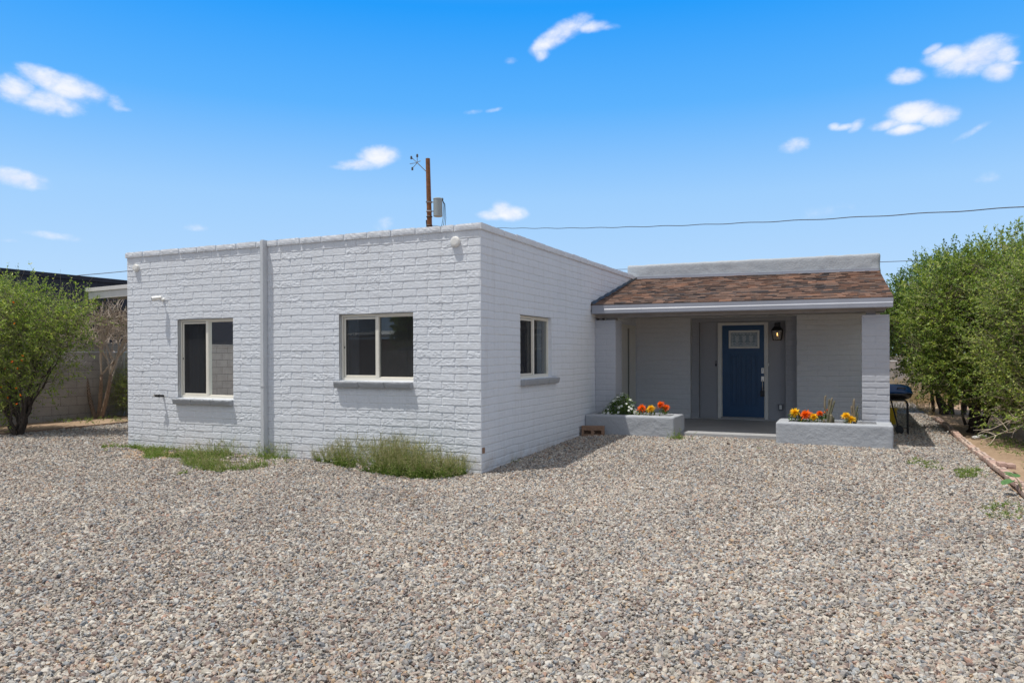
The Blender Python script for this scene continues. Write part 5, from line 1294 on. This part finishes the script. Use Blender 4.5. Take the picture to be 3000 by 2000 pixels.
# ------------------------------------------------------------------ boundary walls, fences, neighbours
m = MB(); m.box((-12.55, -9, -.1), (-12.3, 16, 1.80)); m.box((-12.57, -9, 1.80), (-12.28, 16, 1.885)); o = m.build('block_wall', M_cmu); tag(o, 'grey concrete block boundary wall on the left behind the shrubs', 'wall')
m = MB(); m.box((3.8, 20, -.1), (14, 20.2, 1.36)); m.box((3.8, 19.98, 1.36), (14, 20.22, 1.44)); o = m.build('block_wall', M_cmux); tag(o, 'low tan concrete block wall far behind the blue grill', 'wall')
def chain(name, a, b, h, label, z0=.05, sp=.062):
    m = MB(); a = Vector(a); b = Vector(b); Ln = (b-a).length; d = (b-a)/Ln; root = empty(name, tuple(a), label, 'fence'); n = int(Ln/sp)
    P = []
    for i in range(-int(h/sp), n):
        for sgn in (1, -1):
            u0, u1 = i*sp, i*sp+h; z_a, z_b = (0, h) if sgn > 0 else (h, 0)
            t0 = max(0, -u0/h); t1 = min(1, (Ln-u0)/h)
            if t1 <= t0: continue
            p = d*(u0+t0*h)+Vector((0, 0, z0+z_a+(z_b-z_a)*t0)); q = d*(u0+t1*h)+Vector((0, 0, z0+z_a+(z_b-z_a)*t1)); P.append([tuple(p), tuple((p+q)/2), tuple(q)])
    V, F = tubes(np.array(P), np.full((len(P), 3), .0019), 3); link('mesh', rawmesh('mesh', V, F), M_galv, root)
    k = 0
    while k*2.6 < Ln: m = MB(); m.tube([tuple(d*k*2.6), tuple(d*k*2.6+Vector((0, 0, h+.1)))], .024, 8); m.build('post', M_galv, root); k += 1
    m = MB(); m.tube([(0, 0, z0+h), tuple(d*Ln+Vector((0, 0, z0+h)))], .018, 6); m.build('top_rail', M_galv, root)
chain('chain_link_fence', (5.0, 19.2, 0), (9, 19.2, 0), 1.25, 'chain-link fence in front of the far block wall')
chain('chain_link_fence', (-12.15, 1.6, 0), (-12.15, 9, 0), 1.6, 'chain-link fence in front of the left block wall', sp=.07)
def neighbour():
    root = empty('neighbour_building', (-13.5, 0, 0), 'long dark navy flat-roofed building beyond the left block wall', 'building')
    m = MB(); m.box((-6, -9, -.1), (0, 13.5, 3.50)); m.build('wall', M_darkbld, root); m = MB(); m.box((-6.04, -9.04, 3.50), (.04, 13.54, 3.61)); m.build('parapet_cap', M_darkbld, root)
neighbour()

# utility pole with transformer
def pole():
    bx_, by_ = -15.0, 24.15; root = empty('utility_pole', (bx_, by_, 0), 'brown wooden utility pole with grey transformer rising behind the roof', 'utility pole')
    top = Vector((-.24, -.1, 11.50)); m = MB(); m.tube([(0, 0, -.3), tuple(top*.5), tuple(top)], [.165, .14, .112], 14); m.build('pole', M_wood, root, smooth=False)
    ax = Vector((.909, .417, 0))     # camera-right on the ground, used as the bracket direction
    pc = top*.79
    m = MB(); c = pc+ax*.45
    m.lathe([(.20, -.47), (.225, -.46), (.23, -.44), (.23, .40), (.24, .41), (.24, .44), (.20, .47), (.001, .48)], tuple(c+Vector((0, 0, -.06))), 'z', 22); t = m.build('transformer', M_trans, root)
    m = MB()
    for dz in (-.26, .20): m.box(tuple(c+Vector((-.30, -.16, dz-.02))), tuple(c+Vector((-.12, -.10, dz+.02)))); m.lathe([(.15, -.03), (.158, 0), (.15, .03)], (pc.x, pc.y, pc.z+dz), 'z', 14)
    m.build('bracket', M_galv, root)
    m = MB()
    for k in range(3): m.tube([tuple(c+ax*.22+Vector((0, 0, .33))), tuple(c+ax*(.30+.03*k)+Vector((0, 0, .1))), tuple(c+ax*(.26+.07*k)+Vector((0, 0, -.6))), tuple(c+ax*(.14+.10*k)+Vector((0, 0, -1.25)))], .013, 5)
    m.lathe([(.04, -.05), (.05, 0), (.04, .08)], tuple(c+ax*.23+Vector((0, 0, .33))), 'z', 8)
    m.build('drop_leads', M_cable, root)
    m = MB(); s = top*.945; L0 = s-ax*.12; L1 = s-ax*.55+Vector((0, 0, .42)); m.tube([tuple(L0), tuple(L1)], .022, 6)
    arms = [(L1, L1-ax*.30+Vector((0, 0, .28))), (L1, L1-ax*.38+Vector((0, 0, -.05))), (L1, L1+Vector((0, 0, .38))), (L1, L1-ax*.25+Vector((0, 0, -.28))), (L1-ax*.05, L1+ax*.18+Vector((0, 0, .1)))]
    for a, b in arms: m.tube([tuple(a), tuple(b)], .016, 5)
    m.build('cutout_bracket', M_galv2, root)
    m = MB()
    for p in (arms[0][1], arms[2][1], arms[3][1]):
        m.lathe([(.03, -.10), (.065, -.08), (.03, -.05), (.07, -.03), (.03, 0), (.06, .03), (.02, .07)], tuple(p), 'z', 10)
    m.build('insulator', plain('dark_porcelain', (.10, .11, .12), .3, 0, .1, 8), root)
    m = MB(); 
    for zz in (8.1, 8.55, 9.3): f = zz/11.5; m.lathe([(.145, -.03), (.165, 0), (.145, .03)], (top.x*f, top.y*f, zz), 'z', 14)
    m.tube([(top.x*.7-.15, top.y*.7, 7.95), (top.x*.7-.19, top.y*.7, 8.4)], .03, 6)
    m.build('band', M_cable, root)
M_galv2 = plain('dull_steel', (.22, .23, .24), .6, .2, .1, 8)
pole()
def cable(name, a, b, sag, r, label, n=60, twist=False, ext=1.):
    m = MB(); a = Vector(a); b = Vector(b); P = []
    for i in range(int(n*ext)+1):
        t = i/n; p = a+(b-a)*t; p.z -= sag*4*t*(1-t)
        if twist: p.z += .010*math.sin(t*n*.9)
        P.append(tuple(p))
    m.tube(P, r, 5); o = m.build(name, M_cable, None); tag(o, label, 'cable')
def rayp(d, s): return tuple(CAM+Vector(d)*s)
# service drop from the pole towards the street on the right
cable('power_cable', (-15.1, 24.1, 8.1), (8.485, 8.503, 4.363), .28, .011, 'black twisted overhead cable running from the pole to the right', 120, True, 1.9)
cable('power_cable', (-24.8, 10.84, 4.72), (-21.45, 12.38, 5.02), .02, .014, 'thin overhead cable far left above the dark building')
cable('power_cable', (-5.76, 23.98, 5.39), (7.19, 21.11, 4.79), .03, .012, 'thin distant cable passing behind the porch parapet', ext=2.)

# ------------------------------------------------------------------ across the street (seen only reflected in the windows)
m = MB(); m.box((-26, -14.3, -.1), (12, -14.1, 1.72)); o = m.build('block_wall', M_cmus); tag(o, 'block wall along the street, mirrored in the front windows', 'wall')
def across():
    root = empty('neighbour_house', (-16, -33, 0), 'brick house with white roof edge, mirrored in the middle window', 'house')
    m = MB(); m.box((-11, -4, 0), (8, 3, 2.55)); m.build('wall', plain('red_brick_wall', (.13, .075, .06), .9, 0, .2, 6), root)
    m = MB(); m.hexa([(-11.8, -5, 3.15), (8.8, -5, 3.15), (8.8, 3.9, 2.62), (-11.8, 3.9, 2.62), (-11.8, -5, 3.35), (8.8, -5, 3.35), (8.8, 3.9, 2.80), (-11.8, 3.9, 2.80)]); m.build('roof', plain('white_roof_edge', (.85, .85, .84), .7), root)
across()
def parked_car():
    root = empty('parked_car', (-11.2, -17.2, 0), 'dark blue parked car behind the street wall, mirrored in the middle window', 'car')
    prof = [(-2.3, .45), (-2.32, .95), (-1.6, 1.12), (-1.0, 1.80), (-.6, 1.90), (1.1, 1.92), (1.7, 1.78), (2.1, 1.25), (2.3, 1.15), (2.32, .45)]
    n = len(prof); V = [(x, -.9, z) for x, z in prof]+[(x, .9, z) for x, z in prof]
    V = [(x, y*(.84 if z > 1.3 else 1), z) for x, y, z in V]
    m = MB(); m.add(V, [tuple(range(n)), tuple(range(2*n-1, n-1, -1))]+[(i, (i+1) % n, n+(i+1) % n, n+i) for i in range(n)]); m.build('body', plain('dark_blue_car_paint', (.02, .03, .06), .15, .3, .02, 2), root, bevel=.06)
    m = MB(); m.hexa([(-1.25, .80, 1.25), (1.8, .80, 1.25), (1.8, .88, 1.25), (-1.25, .88, 1.25), (-.8, .745, 1.74), (1.4, .745, 1.74), (1.4, .80, 1.74), (-.8, .80, 1.74)]); m.build('side_window', M_black, root)
    for x in (-1.45, 1.45):
        for y in (-.82, .82): m = MB(); m.lathe([(.2, -.10), (.34, -.09), (.34, .09), (.2, .10)], (x, y, .34), 'y', 18); m.build('wheel', M_black, root)
parked_car()
def street_tree(x, y, h, r, seed, label):
    shrub('street_tree', label, (x, y, 0), [(x, y, h*.66, r, r, h*.36), (x+r*.5, y, h*.5, r*.7, r*.7, h*.3)], 1100, 16, seed, M_leafd, ll=.16, lw=.10, stems=4, trunk_r=.12, cat='tree', clump=-.5, group='trees across the street', twig_len=(.5, 1.))
street_tree(-19.3, -29.0, 4.5, .95, 61, 'green tree mirrored in the right pane of the middle window')
street_tree(-20, -16.5, 6.0, 2.6, 62, 'larger tree mirrored in the left window')
street_tree(-24.5, -17.5, 6.0, 2.6, 63, 'tree farther left, mirrored in the left window')
